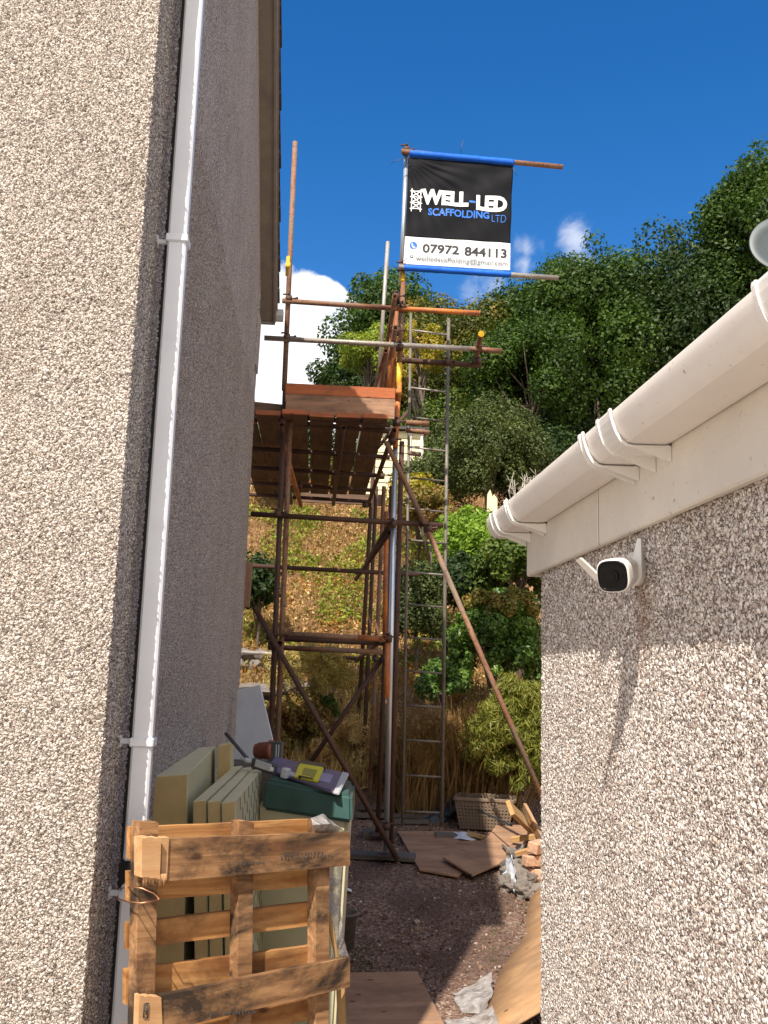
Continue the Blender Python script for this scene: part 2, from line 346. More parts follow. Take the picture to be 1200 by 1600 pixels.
mt['bamboo'] = leafmat('bamboo_leaves', [(0.092, 0.114, 0.016), (0.184, 0.192, 0.031), (0.306, 0.287, 0.062)], .3, clump=2.5)
mt['bankgreen'] = leafmat('bank_green', [(0.090, 0.134, 0.022), (0.224, 0.280, 0.034), (0.403, 0.426, 0.056)], .3, clump=1.6)
mt['straw'] = leafmat('dry_straw', [(0.224, 0.123, 0.056), (0.426, 0.246, 0.112), (0.560, 0.370, 0.179)], .2, clump=2)
mt['straw2'] = leafmat('pale_straw', [(0.420, 0.268, 0.117), (0.698, 0.469, 0.204), (0.700, 0.669, 0.320)], .2, clump=3)
mt['strawd'] = leafmat('brown_straw', [(0.144, 0.083, 0.033), (0.320, 0.188, 0.078), (0.480, 0.300, 0.130)], .2, clump=2.5)
mt['brush'] = leafmat('brush', [(0.182, 0.146, 0.039), (0.405, 0.312, 0.092), (0.689, 0.527, 0.185)], .25, clump=2.5)
mt['mixed'] = leafmat('mixed_undergrowth', [(.07, .035, .015), (.2, .1, .035), (.3, .17, .06), (.16, .15, .03), (.26, .24, .05), (.33, .2, .09)], .25, clump=2.2)
mt['darkshrub'] = leafmat('dull_shrub_leaves', [(0.024, 0.038, 0.010), (0.068, 0.093, 0.023), (0.135, 0.160, 0.046)], .2, clump=1.4)
mt['weed'] = leafmat('weeds', [(0.034, 0.056, 0.017), (0.078, 0.112, 0.034), (0.134, 0.157, 0.056)], .2, clump=4)

# ---------------------------------------------------------------- helpers: objects
def tag(o, label=None, cat=None, group=None, kind=None):
    if label: o['label'] = label
    if cat: o['category'] = cat
    if group: o['group'] = group
    if kind: o['kind'] = kind
    return o
def empty(name, loc, label, cat, group=None):
    o = bpy.data.objects.new(name, None); COL.objects.link(o); o.location = loc; o.empty_display_size = .1
    o['_w'] = 0; del o['_w']
    WM[o.name] = Matrix.Translation(V(loc))
    return tag(o, label, cat, group)
WM = {}
def put(name, me, mat, parent=None, mw=None):
    if not isinstance(mat, (list, tuple)): mat = [mat]
    for k in mat: me.materials.append(mt[k] if isinstance(k, str) else k)
    o = bpy.data.objects.new(name, me); COL.objects.link(o)
    mw = mw or Matrix.Identity(4); WM[o.name] = mw
    if parent:
        o.parent = parent; o.matrix_basis = WM[parent.name].inverted() @ mw
    else: o.matrix_basis = mw
    return o
def fin(name, bm, mat, parent=None, mw=None, smooth=False):
    bmesh.ops.recalc_face_normals(bm, faces=bm.faces)
    me = bpy.data.meshes.new(name); bm.to_mesh(me); bm.free()
    if smooth: me.polygons.foreach_set('use_smooth', [True] * len(me.polygons))
    return put(name, me, mat, parent, mw)
def recenter(bm):                       # moves the mesh to its own middle, returns the world matrix
    c = sum((v.co for v in bm.verts), V()) / len(bm.verts)
    for v in bm.verts: v.co -= c
    return Matrix.Translation(c)
def box_bm(sx, sy, sz, bev=.0, bm=None, mw=None, mi=0):
    bm = bm or bmesh.new()
    r = bmesh.ops.create_cube(bm, size=1)
    for v in r['verts']: v.co = V((v.co.x * sx, v.co.y * sy, v.co.z * sz))
    fs = {f for v in r['verts'] for f in v.link_faces}
    for f in fs: f.material_index = mi
    vs = list(r['verts'])
    if bev:
        es = {e for v in vs for e in v.link_edges}
        q = bmesh.ops.bevel(bm, geom=list(es), offset=bev, segments=1, affect='EDGES', profile=.5)
        vs = list({v for f in q['faces'] for v in f.verts} | {v for v in vs if v.is_valid})
    if mw is not None:
        for v in vs: v.co = mw @ v.co
    return bm
def frame(p, x, z):                      # matrix with local X along x, local Z near z
    x = V(x).normalized(); y = V(z).cross(x).normalized(); z = x.cross(y)
    return Matrix(((x.x, y.x, z.x, p[0]), (x.y, y.y, z.y, p[1]), (x.z, y.z, z.z, p[2]), (0, 0, 0, 1)))
def rough_box(bm, amp, seed=0, cuts=0):
    if cuts:
        es = [e for e in bm.edges if abs((e.verts[0].co - e.verts[1].co).x) > .2]
        bmesh.ops.subdivide_edges(bm, edges=es, cuts=cuts, use_grid_fill=True)
    for v in bm.verts:
        v.co += noise.noise_vector(v.co * 5 + V((seed * 7.1, seed, 0))) * amp
def plank(name, p0, p1, up, w, t, mat, parent=None, bev=.003, seed=None, warp=.004):
    """a board from p0 to p1 (centre line); w along `up` (local Z), t across (local Y)"""
    p0, p1 = V(p0), V(p1); L = (p1 - p0).length
    bm = box_bm(L, t, w, bev)
    rough_box(bm, warp, seed if seed is not None else random.random() * 50, 6)
    return fin(name, bm, mat, parent, frame((p0 + p1) / 2, p1 - p0, up))
def cyl_bm(r, L, seg=20, bm=None, mw=None, r2=None, hollow=0, mi=0):
    """along local Z, centred"""
    bm = bm or bmesh.new(); r2 = r if r2 is None else r2
    prof = [(r, -L / 2), (r2, L / 2)]
    if hollow: prof = [(r - hollow, -L / 2 + .12), (r - hollow, -L / 2), (r, -L / 2), (r2, L / 2), (r2 - hollow, L / 2), (r2 - hollow, L / 2 - .12)]
    rings = []
    for rr, z in prof:
        rings.append([bm.verts.new((mw @ V((rr * math.cos(a), rr * math.sin(a), z))) if mw else V((rr * math.cos(a), rr * math.sin(a), z))) for a in [2 * math.pi * k / seg for k in range(seg)]])
    fs = []
    for A, B in zip(rings, rings[1:]):
        for k in range(seg): fs.append(bm.faces.new((A[k], A[(k + 1) % seg], B[(k + 1) % seg], B[k])))
    fs.append(bm.faces.new(rings[0][::-1])); fs.append(bm.faces.new(rings[-1]))
    for f in fs: f.material_index = mi; f.smooth = len(f.verts) == 4
    return bm
def zframe(p0, p1):
    d = (p1 - p0).normalized(); q = d.to_track_quat('Z', 'Y').to_matrix().to_4x4()
    return Matrix.Translation((p0 + p1) / 2) @ q
def tube(name, p0, p1, mat, parent=None, r=.0242, hollow=.004):
    p0, p1 = V(p0), V(p1)
    return fin(name, cyl_bm(r, (p1 - p0).length, 20, hollow=hollow), mat, parent, zframe(p0, p1))
def lathe_bm(prof, seg=24, bm=None, mw=None):
    bm = bm or bmesh.new(); rings = []
    for rr, z in prof:
        rings.append([bm.verts.new((mw or Matrix()) @ V((rr * math.cos(2 * math.pi * k / seg), rr * math.sin(2 * math.pi * k / seg), z))) for k in range(seg)])
    for A, B in zip(rings, rings[1:]):
        for k in range(seg): bm.faces.new((A[k], A[(k + 1) % seg], B[(k + 1) % seg], B[k])).smooth = True
    bm.faces.new(rings[0][::-1]); bm.faces.new(rings[-1]); return bm
def prism(bm, pts, d, mi=0):             # polygon pts extruded by vector d
    a = [bm.verts.new(p) for p in pts]; b = [bm.verts.new(V(p) + V(d)) for p in pts]; n = len(a)
    fs = [bm.faces.new(a), bm.faces.new(b[::-1])] + [bm.faces.new((a[k], b[k], b[(k + 1) % n], a[(k + 1) % n])) for k in range(n)]
    for f in fs: f.material_index = mi
    return bm
def pipe_bm(pts, r, seg=8, bm=None):
    bm = bm or bmesh.new(); rings = []
    pts = [V(p) for p in pts]
    rs = r if isinstance(r, (list, tuple)) else [r] * len(pts)
    for k, p in enumerate(pts):
        d = (pts[min(k + 1, len(pts) - 1)] - pts[max(k - 1, 0)]).normalized(); q = d.to_track_quat('Z', 'Y').to_matrix()
        rings.append([bm.verts.new(p + q @ V((rs[k] * math.cos(2 * math.pi * j / seg), rs[k] * math.sin(2 * math.pi * j / seg), 0))) for j in range(seg)])
    for A, B in zip(rings, rings[1:]):
        for k in range(seg): bm.faces.new((A[k], A[(k + 1) % seg], B[(k + 1) % seg], B[k])).smooth = True
    bm.faces.new(rings[0][::-1]); bm.faces.new(rings[-1]); return bm
def grid_mesh(name, P, closed=False):    # P: array [n, m, 3]
    n, m, _ = P.shape; me = bpy.data.meshes.new(name)
    idx = np.arange(n * m).reshape(n, m)
    q = np.stack([idx[:-1, :-1], idx[1:, :-1], idx[1:, 1:], idx[:-1, 1:]], -1).reshape(-1, 4)
    me.vertices.add(n * m); me.vertices.foreach_set('co', P.reshape(-1).astype(np.float32))
    me.loops.add(q.size); me.loops.foreach_set('vertex_index', q.reshape(-1).astype(np.int32))
    me.polygons.add(len(q)); me.polygons.foreach_set('loop_start', np.arange(0, q.size, 4, dtype=np.int32))
    me.polygons.foreach_set('use_smooth', np.ones(len(q), bool)); me.update(); me.validate(); return me
def quads_mesh(name, Q):                 # Q: [n, 4, 3]
    me = bpy.data.meshes.new(name); n = len(Q)
    me.vertices.add(n * 4); me.vertices.foreach_set('co', Q.reshape(-1).astype(np.float32))
    me.loops.add(n * 4); me.loops.foreach_set('vertex_index', np.arange(n * 4, dtype=np.int32))
    me.polygons.add(n); me.polygons.foreach_set('loop_start', np.arange(0, n * 4, 4, dtype=np.int32)); me.update(); return me

def leaves(rng, centres, radii, n, size, droop=0, aspect=.55, shell=.55, flat=1.0):
    """n leaf faces spread through clump balls; returns [n,4,3]"""
    w = radii ** 2; k = rng.choice(len(centres), n, p=w / w.sum())
    d = rng.normal(size=(n, 3)); d /= np.linalg.norm(d, axis=1)[:, None]
    rr = (shell + (1 - shell) * rng.random(n)) ** .8
    c = centres[k] + d * (radii[k] * rr)[:, None] * np.array([1, 1, flat])
    nrm = d + rng.normal(size=(n, 3)) * .6 + np.array([0, 0, .35]); nrm /= np.linalg.norm(nrm, axis=1)[:, None]
    t = rng.normal(size=(n, 3)); t[:, 2] -= droop; t -= (t * nrm).sum(1)[:, None] * nrm; t /= np.linalg.norm(t, axis=1)[:, None]
    b = np.cross(nrm, t); s = size * (.6 + .8 * rng.random(n))[:, None]
    return np.stack([c - t * s * .5, c + b * s * aspect * .5 - t * s * .05, c + t * s * .5, c - b * s * aspect * .5 - t * s * .05], 1)

def crown_clumps(rng, c, rad, nc, cr):
    """clump centres around an uneven ellipsoid"""
    c = np.array(c); rad = np.array(rad); P = []; Rr = []
    for _ in range(nc):
        d = rng.normal(size=3); d /= np.linalg.norm(d)
        d[2] = d[2] if d[2] > -.6 else -d[2]
        s = .5 + .5 * rng.random() ** .6
        s *= 1 + .22 * noise.noise(V(d * 2.2) + V(c * .7))
        q = rng.random()
        if q < .2:
            s *= 1.08 + .2 * rng.random(); d = d * .8 + np.array([0, 0, .22 * rng.random()])
        P.append(c + d * rad * s); Rr.append(cr * ((.22 + .25 * rng.random()) if q < .2 else (.5 + .85 * rng.random())))
    return np.array(P), np.array(Rr)

def y_far(c): return c[1] > 18.9
def leafy(name, label, cat, base, centre, rad, nc, cr, nl, size, mat, group=None, seed=1, trunk=True, extra=(), aspect=.55, droop=0, limbs=12):
    rng = np.random.default_rng(seed); base = V(base)
    root = empty(name, base, label, cat, group)
    P, Rr = crown_clumps(rng, centre, rad, nc, cr)
    if y_far(centre): nl = int(nl * 1.6); size *= .74; P = P[:int(nc * .7)]; Rr = Rr[:int(nc * .7)]
    Q = leaves(rng, P, Rr, nl, size, droop, aspect)
    me = quads_mesh('crown', Q - np.array(base)); put('crown', me, mat, root, Matrix.Translation(base))
    for nm, c2, r2, nc2, cr2, nl2, s2, m2 in extra:
        if y_far(c2): nl2 = int(nl2 * 1.6); s2 *= .74
        P2, R2 = crown_clumps(rng, c2, r2, nc2, cr2)
        put(nm, quads_mesh(nm, leaves(rng, P2, R2, nl2, s2) - np.array(base)), m2, root, Matrix.Translation(base))
    if trunk:
        h = centre[2] - base.z; r0 = max(.02, .028 * h) if trunk is True else trunk
        top = V(centre) + V((0, 0, rad[2] * .3))
        bm = pipe_bm([base + V((0, 0, -.3)), base.lerp(top, .35) + V((.05 * h, 0, 0)), base.lerp(top, .7), top], [r0, r0 * .75, r0 * .5, r0 * .15])
        for k in range(limbs):
            q = V(P[rng.integers(len(P))]); s = base.lerp(top, .3 + .5 * rng.random())
            m_ = s.lerp(q, .5) + V((0, 0, .1 * h * rng.random()))
            pipe_bm([s, m_, q], [r0 * .4, r0 * .25, r0 * .06], 6, bm)
        for v in bm.verts: v.co -= base
        fin('trunk', bm, 'bark', root, Matrix.Translation(base))
    return root

# ================================================================ THE SETTING
rs = random.Random(4)
def build_ground():
    ys = np.concatenate([np.arange(-6, 11, .25), np.arange(11, 24, .2), np.arange(24, 92, 4), [400.]])
    xs = np.concatenate([[-300.], np.arange(-40, -8, 4), np.arange(-8, 14, .25), np.arange(14, 44, 4), [300.]])
    P = np.array([[(x, y, gz(x, min(y, 90)) + (.012 * noise.noise(V((x * 3, y * 3, 1))) if y < 11 else .05 * noise.noise(V((x * 2, y * 2, 1))))) for y in ys] for x in xs])
    o = put('ground', grid_mesh('ground', P), 'ground'); tag(o, kind='structure')
    pad = box_bm(1.6, 4.0, .5, .01, mw=Matrix.Translation((-.4 - .3, 2.9, -1.97)))
    dr = box_bm(60, 40, .3, .0, mw=Matrix.Translation((8, -18.2, -2.32)))
    o = fin('bounce_slab', dr, 'bounce'); tag(o, kind='structure')  # unseen slab behind the camera, added to bounce warm light forward
    # the narrow raised path beside the house under the pallet
    o = fin('path', pad, 'concrete'); tag(o, kind='structure')
build_ground()

def build_house():
    root = empty('house', (-.6, 2.9, -2.2), 'tall pebbledashed house on the left with white downpipe and steep tiled gable', 'house')
    X, Y0, Y1, RY, RZ, EZ = -.6, 2.9, 8.2, 5.3, 6.0, 3.55
    # one skin round the corner: near face then the side wall; finer where the camera sees it close
    sx = np.concatenate([np.linspace(-6, -1.25, 8), np.arange(-1.2, X - .001, .0052)])
    sy = np.concatenate([np.arange(Y0, 3.6, .0052), np.arange(3.6, 5.0, .03), np.arange(5.0, Y1, .06), [Y1]])
    path = [(x, Y0) for x in sx] + [(X, y) for y in sy]
    path += [(X - .3, Y1), (-6, Y1)]
    zz = np.concatenate([[-2.3], np.linspace(-2.2, -1.45, 3), np.arange(-1.4, 2.35, .0055), np.linspace(2.4, 3.4, 12)])
    P = np.array([[(a, b, z) for z in zz] for a, b in path])
    put('wall', grid_mesh('wall', P), 'dashL', root)
    # upper walls to the gable
    bm = bmesh.new()
    prism(bm, [(X, Y0, 3.4), (X, Y1, 3.4), (X, Y1, EZ), (X, RY, RZ - .12), (X, Y0, EZ + .6)], (-5.4, 0, 0))
    fin('wall', bm, 'dashL', root)
    # roof: rear slope with a thick tiled edge, near slope
    bm = bmesh.new()
    sl = (RZ - EZ) / (Y1 - RY)
    ye = Y1 + .25; ze = RZ - (ye - RY) * sl
    ny = Y0 - .02; nz = EZ + .68
    n = 26
    for k in range(n):                        # courses of tiles, each a step
        a, b = k / n, (k + 1) / n
        ya, za, yb, zb = RY + (ye - RY) * a, RZ + (ze - RZ) * a, RY + (ye - RY) * b, RZ + (ze - RZ) * b
        prism(bm, [(X + .16 + .004 * (k % 3), ya, za + .02), (X + .16 + .004 * (k % 3), yb + .02, zb + .055), (X + .16 + .004 * (k % 3), yb + .02, zb + .03), (X + .16 + .004 * (k % 3), ya, za - .01)], (-5.6, 0, 0))
    prism(bm, [(X + .16, RY, RZ + .03), (X + .16, ny, nz + .03), (X + .16, ny, nz), (X + .16, RY, RZ)], (-5.6, 0, 0))
    fin('roof', bm, 'slate', root)
    # barge board, soffit and box end
    d = V((0, ye - RY, ze - RZ)).normalized()
    bm = bmesh.new()
    prism(bm, [(X + .115, RY, RZ - .01), (X + .115, ye, ze - .01), (X + .115, ye, ze - .17), (X + .115, RY, RZ - .17)], (.022, 0, 0))
    prism(bm, [(X + .137, RY, RZ - .01), (X + .137, ye, ze - .01), (X + .137, ye, ze - .05), (X + .137, RY, RZ - .05)], (.012, 0, 0))
    fin('barge_board', bm, 'soffit', root)
    bm = bmesh.new(); prism(bm, [(X - .01, RY, RZ - .15), (X - .01, ye, ze - .15), (X - .01, ye, ze - .13), (X - .01, RY, RZ - .13)], (.124, 0, 0))
    fin('soffit', bm, 'soffit', root)
    bm = bmesh.new(); prism(bm, [(X + .0, ye + .012, ze - .18), (X + .13, ye + .012, ze - .18), (X + .13, ye + .012, ze + .0), (X + .0, ye + .012, ze + .0)], (0, .02, 0))
    fin('soffit_box_end', bm, 'soffit', root)
    # rear gutter seen end-on
    bm = bmesh.new()
    prism(bm, [(X + .2, ye + .03, ze - .02), (X + .2, ye + .14, ze - .02), (X + .2, ye + .13, ze - .08), (X + .2, ye + .1, ze - .12), (X + .2, ye + .06, ze - .12), (X + .2, ye + .03, ze - .08)], (-5, 0, 0))
    fin('gutter', bm, 'lgrey', root)
    # bell cast bump on the wall below the eaves
    bm = box_bm(.02, .3, .5, .008, mw=Matrix.Translation((X + .004, 8.1, 2.85)))
    fin('render_patch', bm, 'dashL', root)
build_house()

def build_downpipe():
    root = empty('downpipe', (-.52, 3.12, -2.2), 'white square plastic downpipe in two lengths running up the pebbledashed corner', 'downpipe')
    x0, x1, yf = -.557, -.493, 3.12
    def seg(z0, z1, name='pipe_section'):
        bm = box_bm(x1 - x0, .05, z1 - z0, .007, mw=Matrix.Translation(((x0 + x1) / 2, yf + .025, (z0 + z1) / 2)))
        return fin(name, bm, 'pipe', root, recenter(bm))
    zb = aty(195, 1346, yf).z; zc = aty(190, 1382, yf).z
    seg(zb, 3.4); seg(-2.15, zc)
    bm = box_bm(.075, .03, 6, mw=Matrix.Translation((-.5725, 3.31, .6)))
    fin('backing_strip', bm, 'black', root)
    bm = box_bm(.05, .05, zb - zc + .2, .003, mw=Matrix.Translation((-.52, yf + .04, (zb + zc) / 2)))
    fin('joint_collar', bm, 'black', root)
    for px, py in ((268, 371), (212, 1160), (190, 1400)):
        z = aty(px, py, yf).z
        bm = box_bm(x1 - x0 + .012, .08, .028, .004, mw=Matrix.Translation(((x0 + x1) / 2, yf + .032, z)))
        box_bm(.045, .012, .018, .003, bm, Matrix.Translation((x0 - .02, yf + .04, z)))
        box_bm(.01, .03, .04, .003, bm, Matrix.Translation((-.598, yf + .04, z)))
        fin('pipe_clip', bm, 'pipe', root, recenter(bm))
build_downpipe()

GX = .7
def build_garage():
    root = empty('garage', (GX, 2.88, -2.2), 'low pebbledashed garage on the right under a cream gutter and fascia', 'garage')
    ys = np.concatenate([np.linspace(-3, 1.3, 10), np.arange(1.33, 2.88, .0046), [2.885]])
    path = [(GX, y) for y in ys] + [(GX + .005, 2.89), (GX + .4, 2.89), (GX + 5, 2.89)]
    zz = np.concatenate([np.linspace(-2.4, -1.3, 5), np.arange(-1.27, .36, .0046)])
    P = np.array([[(a, b, z) for z in zz] for a, b in path])[::-1]
    put('wall', grid_mesh('wall', P), 'dashR', root)
    # fascia in two lengths with a fine joint
    jy = 2.21
    for a, b in ((-3, jy - .0022), (jy + .0022, 2.965)):
        bm = box_bm(.02, b - a, .184, .004, mw=Matrix.Translation((GX - .016, (a + b) / 2, .315 + .092)))
        rough_box(bm, .0006, 2, 0); fin('fascia_board', bm, 'fascia', root, recenter(bm))
    fin('fascia_joint', box_bm(.018, .0044, .18, mw=Matrix.Translation((GX - .0155, jy, .407))), 'black', root)
    bm = box_bm(.5, .02, .184, .004, mw=Matrix.Translation((GX + .226, 2.978, .407)))
    fin('fascia_board', bm, 'fascia', root)
    bm = bmesh.new(); prism(bm, [(GX - .035, -3, .5), (GX + 5, -3, .6), (GX + 5, -3, .63), (GX - .035, -3, .52)], (0, 6.0, 0))
    fin('roof', bm, 'slate', root)
    # square-line gutter: open profile with thickness
    def prof(o=0.0):                     # cross section (x, z) going from back top round to the front top
        return [(GX - .03 + .0, .5 + o * .2), (GX - .03, .45 - o), (GX - .042, .448 - o), (GX - .1 - o * .3, .447 - o), (GX - .112 - o * .6, .449 - o), (GX - .121 - o * .9, .456 - o * .7), (GX - .129 - o, .467 - o * .3), (GX - .135 - o, .48), (GX - .139 - o, .495), (GX - .141 - o, .508), (GX - .14 - o, .511 + o * .4)]
    def shell(bm, y0, y1, o, th=.003, n=1, closed_ends=()):
        outer = prof(o); inner = [(x + (.003 if x < GX - .06 else -.003 if False else .0), z + .003) for x, z in prof(o)]
        loops = []
        for y in (y0, y1):
            loops.append([bm.verts.new((x, y, z)) for x, z in outer] + [bm.verts.new((x + (.004 if i > 3 else .0), y, z + (.004 if 0 < i < 8 else 0))) for i, (x, z) in reversed(list(enumerate(outer)))])
        A, B = loops; n = len(A)
        for k in range(n): bm.faces.new((A[k], A[(k + 1) % n], B[(k + 1) % n], B[k]))
        bm.faces.new(A); bm.faces.new(B[::-1])
    bm = bmesh.new(); shell(bm, -3, 3.07, 0.0)
    g = fin('gutter', bm, 'cream', root, smooth=True); g.data.set_sharp_from_angle(angle=R(28))
    bm = bmesh.new(); prism(bm, [(x, 3.071, z) for x, z in prof(.0)[:9]], (0, .006, 0)); fin('gutter_end_cap', bm, 'cream', g)
    def union(y, w, o):
        bm = bmesh.new(); shell(bm, y - w / 2, y + w / 2, o)
        for q in (-1, 1): shell(bm, y + q * w / 2 - .005, y + q * w / 2 + .005, o + .003)
        # triangular stay back to the fascia
        prism(bm, [(GX - .027, y - .004 - w / 2, .45 - o), (GX - .1, y - .004 - w / 2, .445 - o), (GX - .027, y - .004 - w / 2, .415)], (0, .008, 0))
        prism(bm, [(GX - .027, y + w / 2, .45 - o), (GX - .1, y + w / 2, .445 - o), (GX - .027, y + w / 2, .412)], (0, .008, 0))
        fin('gutter_bracket', bm, 'white', g)
    for y, w, o in ((1.93, .024, .006), (1.775, .08, .005), (2.73, .026, .006), (2.95, .06, .005), (1.1, .05, .006)): union(y, w, o)
build_garage()

def build_security_camera():
    base = V((GX - .012, 1.99, .235))
    root = empty('security_camera', base, 'white bullet security camera with two aerials mounted on the shaded garage wall', 'camera')
    c = aty(960, 899, 1.9)
    fwd = V((-.6, -.76, -.24)).normalized()           # the way the lens looks
    back = c - fwd * .1
    bm = cyl_bm(.036, .022, 28, mw=zframe(base + V((.012, 0, 0)), base + V((-.01, 0, 0)))); bmesh.ops.bevel(bm, geom=[e for e in bm.edges if not e.smooth], offset=.001) if False else None
    fin('mount_plate', bm, 'white', root)
    bm = pipe_bm([base, base + V((-.02, .01, -.002)), back + fwd * .02], [.014, .014, .012], 14); fin('arm', bm, 'white', root)
    # rounded body: squircle sections along fwd
    q = fwd.to_track_quat('Z', 'Y').to_matrix().to_4x4()
    up = V((0, 0, 1)); xr = fwd.cross(up).normalized(); up = xr.cross(fwd)
    def sq(bm, prof, seg=40, p=3.2, mat=0, cap=True):
        rings = []
        for rr, z in prof:
            ring = []
            for k in range(seg):
                a = 2 * math.pi * k / seg; ca, sa = math.cos(a), math.sin(a)
                s = (abs(ca) ** p + abs(sa) ** p) ** (-1 / p)
                ring.append(bm.verts.new(c + xr * (ca * s * rr) + up * (sa * s * rr) + fwd * z))
            rings.append(ring)
        for A, B in zip(rings, rings[1:]):
            for k in range(seg): bm.faces.new((A[k], A[(k + 1) % seg], B[(k + 1) % seg], B[k])).smooth = True
        bm.faces.new(rings[0][::-1]); bm.faces.new(rings[-1])
    bm = bmesh.new(); sq(bm, [(.012, -.085), (.024, -.08), (.03, -.055), (.0335, -.02), (.0345, .0), (.0345, .008), (.0325, .011)]); fin('body', bm, 'white', root)
    bm = bmesh.new(); sq(bm, [(.0315, .008), (.0315, .0125), (.028, .014), (.0275, .0115), (.0265, .0115)]); f = fin('face_plate', bm, 'gloss', root)
    def disc(bm, du, dv, r, z0, z1): cyl_bm(r, z1 - z0, 24, bm, zframe(c + xr * du + up * dv + fwd * z0, c + xr * du + up * dv + fwd * z1))
    bm = bmesh.new(); disc(bm, 0, 0, .0135, .011, .0165); disc(bm, 0, 0, .008, .0165, .0185); fin('lens', bm, 'gloss', f)
    for s in (-1, 1):
        bm = bmesh.new(); disc(bm, s * .019, .0, .0042, .011, .0135); fin('led', bm, 'gloss', f)
    # aerials
    def aerial(a, b, w0, w1):
        bm = bmesh.new(); d = (b - a).normalized(); s = d.cross(fwd).normalized(); 
        sec = []
        for t, w in ((0, w0), (.06, w0 * 1.05), (.94, w1), (1, w1 * .8)):
            p = a.lerp(b, t); sec.append([bm.verts.new(p + s * (w * i) + fwd * (.006 * j)) for i, j in ((-1, -1), (1, -1), (1, 1), (-1, 1))])
        for A, B in zip(sec, sec[1:]):
            for k in range(4): bm.faces.new((A[k], A[(k + 1) % 4], B[(k + 1) % 4], B[k]))
        bm.faces.new(sec[0][::-1]); bm.faces.new(sec[-1]); fin('aerial', bm, 'white', root)
    aerial(aty(936, 905, 1.93), aty(904, 873, 1.9), .007, .0055)
    aerial(aty(993, 903, 1.945), aty(1000, 841, 1.95), .014, .0045)
build_security_camera()

def build_dish():
    c = aty(1227, 390, 5.2)
    root = empty('satellite_dish', (c.x + .1, c.y + .3, gz(c.x, c.y)), 'round grey satellite dish on a mast showing above the garage gutter', 'satellite dish')
    d = V((-.25, -1, .3)).normalized()
    prof = [(.004, .0)] + [(.215 * t, .05 * t * t) for t in (.2, .4, .6, .8, 1)] + [(.22, .055), (.215, .06)] + [(.2 * t, .05 * t * t + .008) for t in (.8, .6, .4, .2)] + [(.004, .008)]
    bm = lathe_bm(prof, 40, mw=Matrix.Translation(c) @ d.to_track_quat('Z', 'Y').to_matrix().to_4x4()); fin('reflector', bm, 'dish', root)
    tube('mast', (c.x + .1, c.y + .3, gz(c.x, c.y) - .1), (c.x + .1, c.y + .3, c.z), 'galv', root, .02)
    bm = pipe_bm([c - d * .02, (c.x + .1, c.y + .3, c.z - .02)], .012); fin('bracket', bm, 'dgrey', root)
    bm = pipe_bm([c + V((0, 0, -.2)), c + d * .25 + V((0, 0, -.1))], .008); fin('receiver_arm', bm, 'dgrey', root)
build_dish()

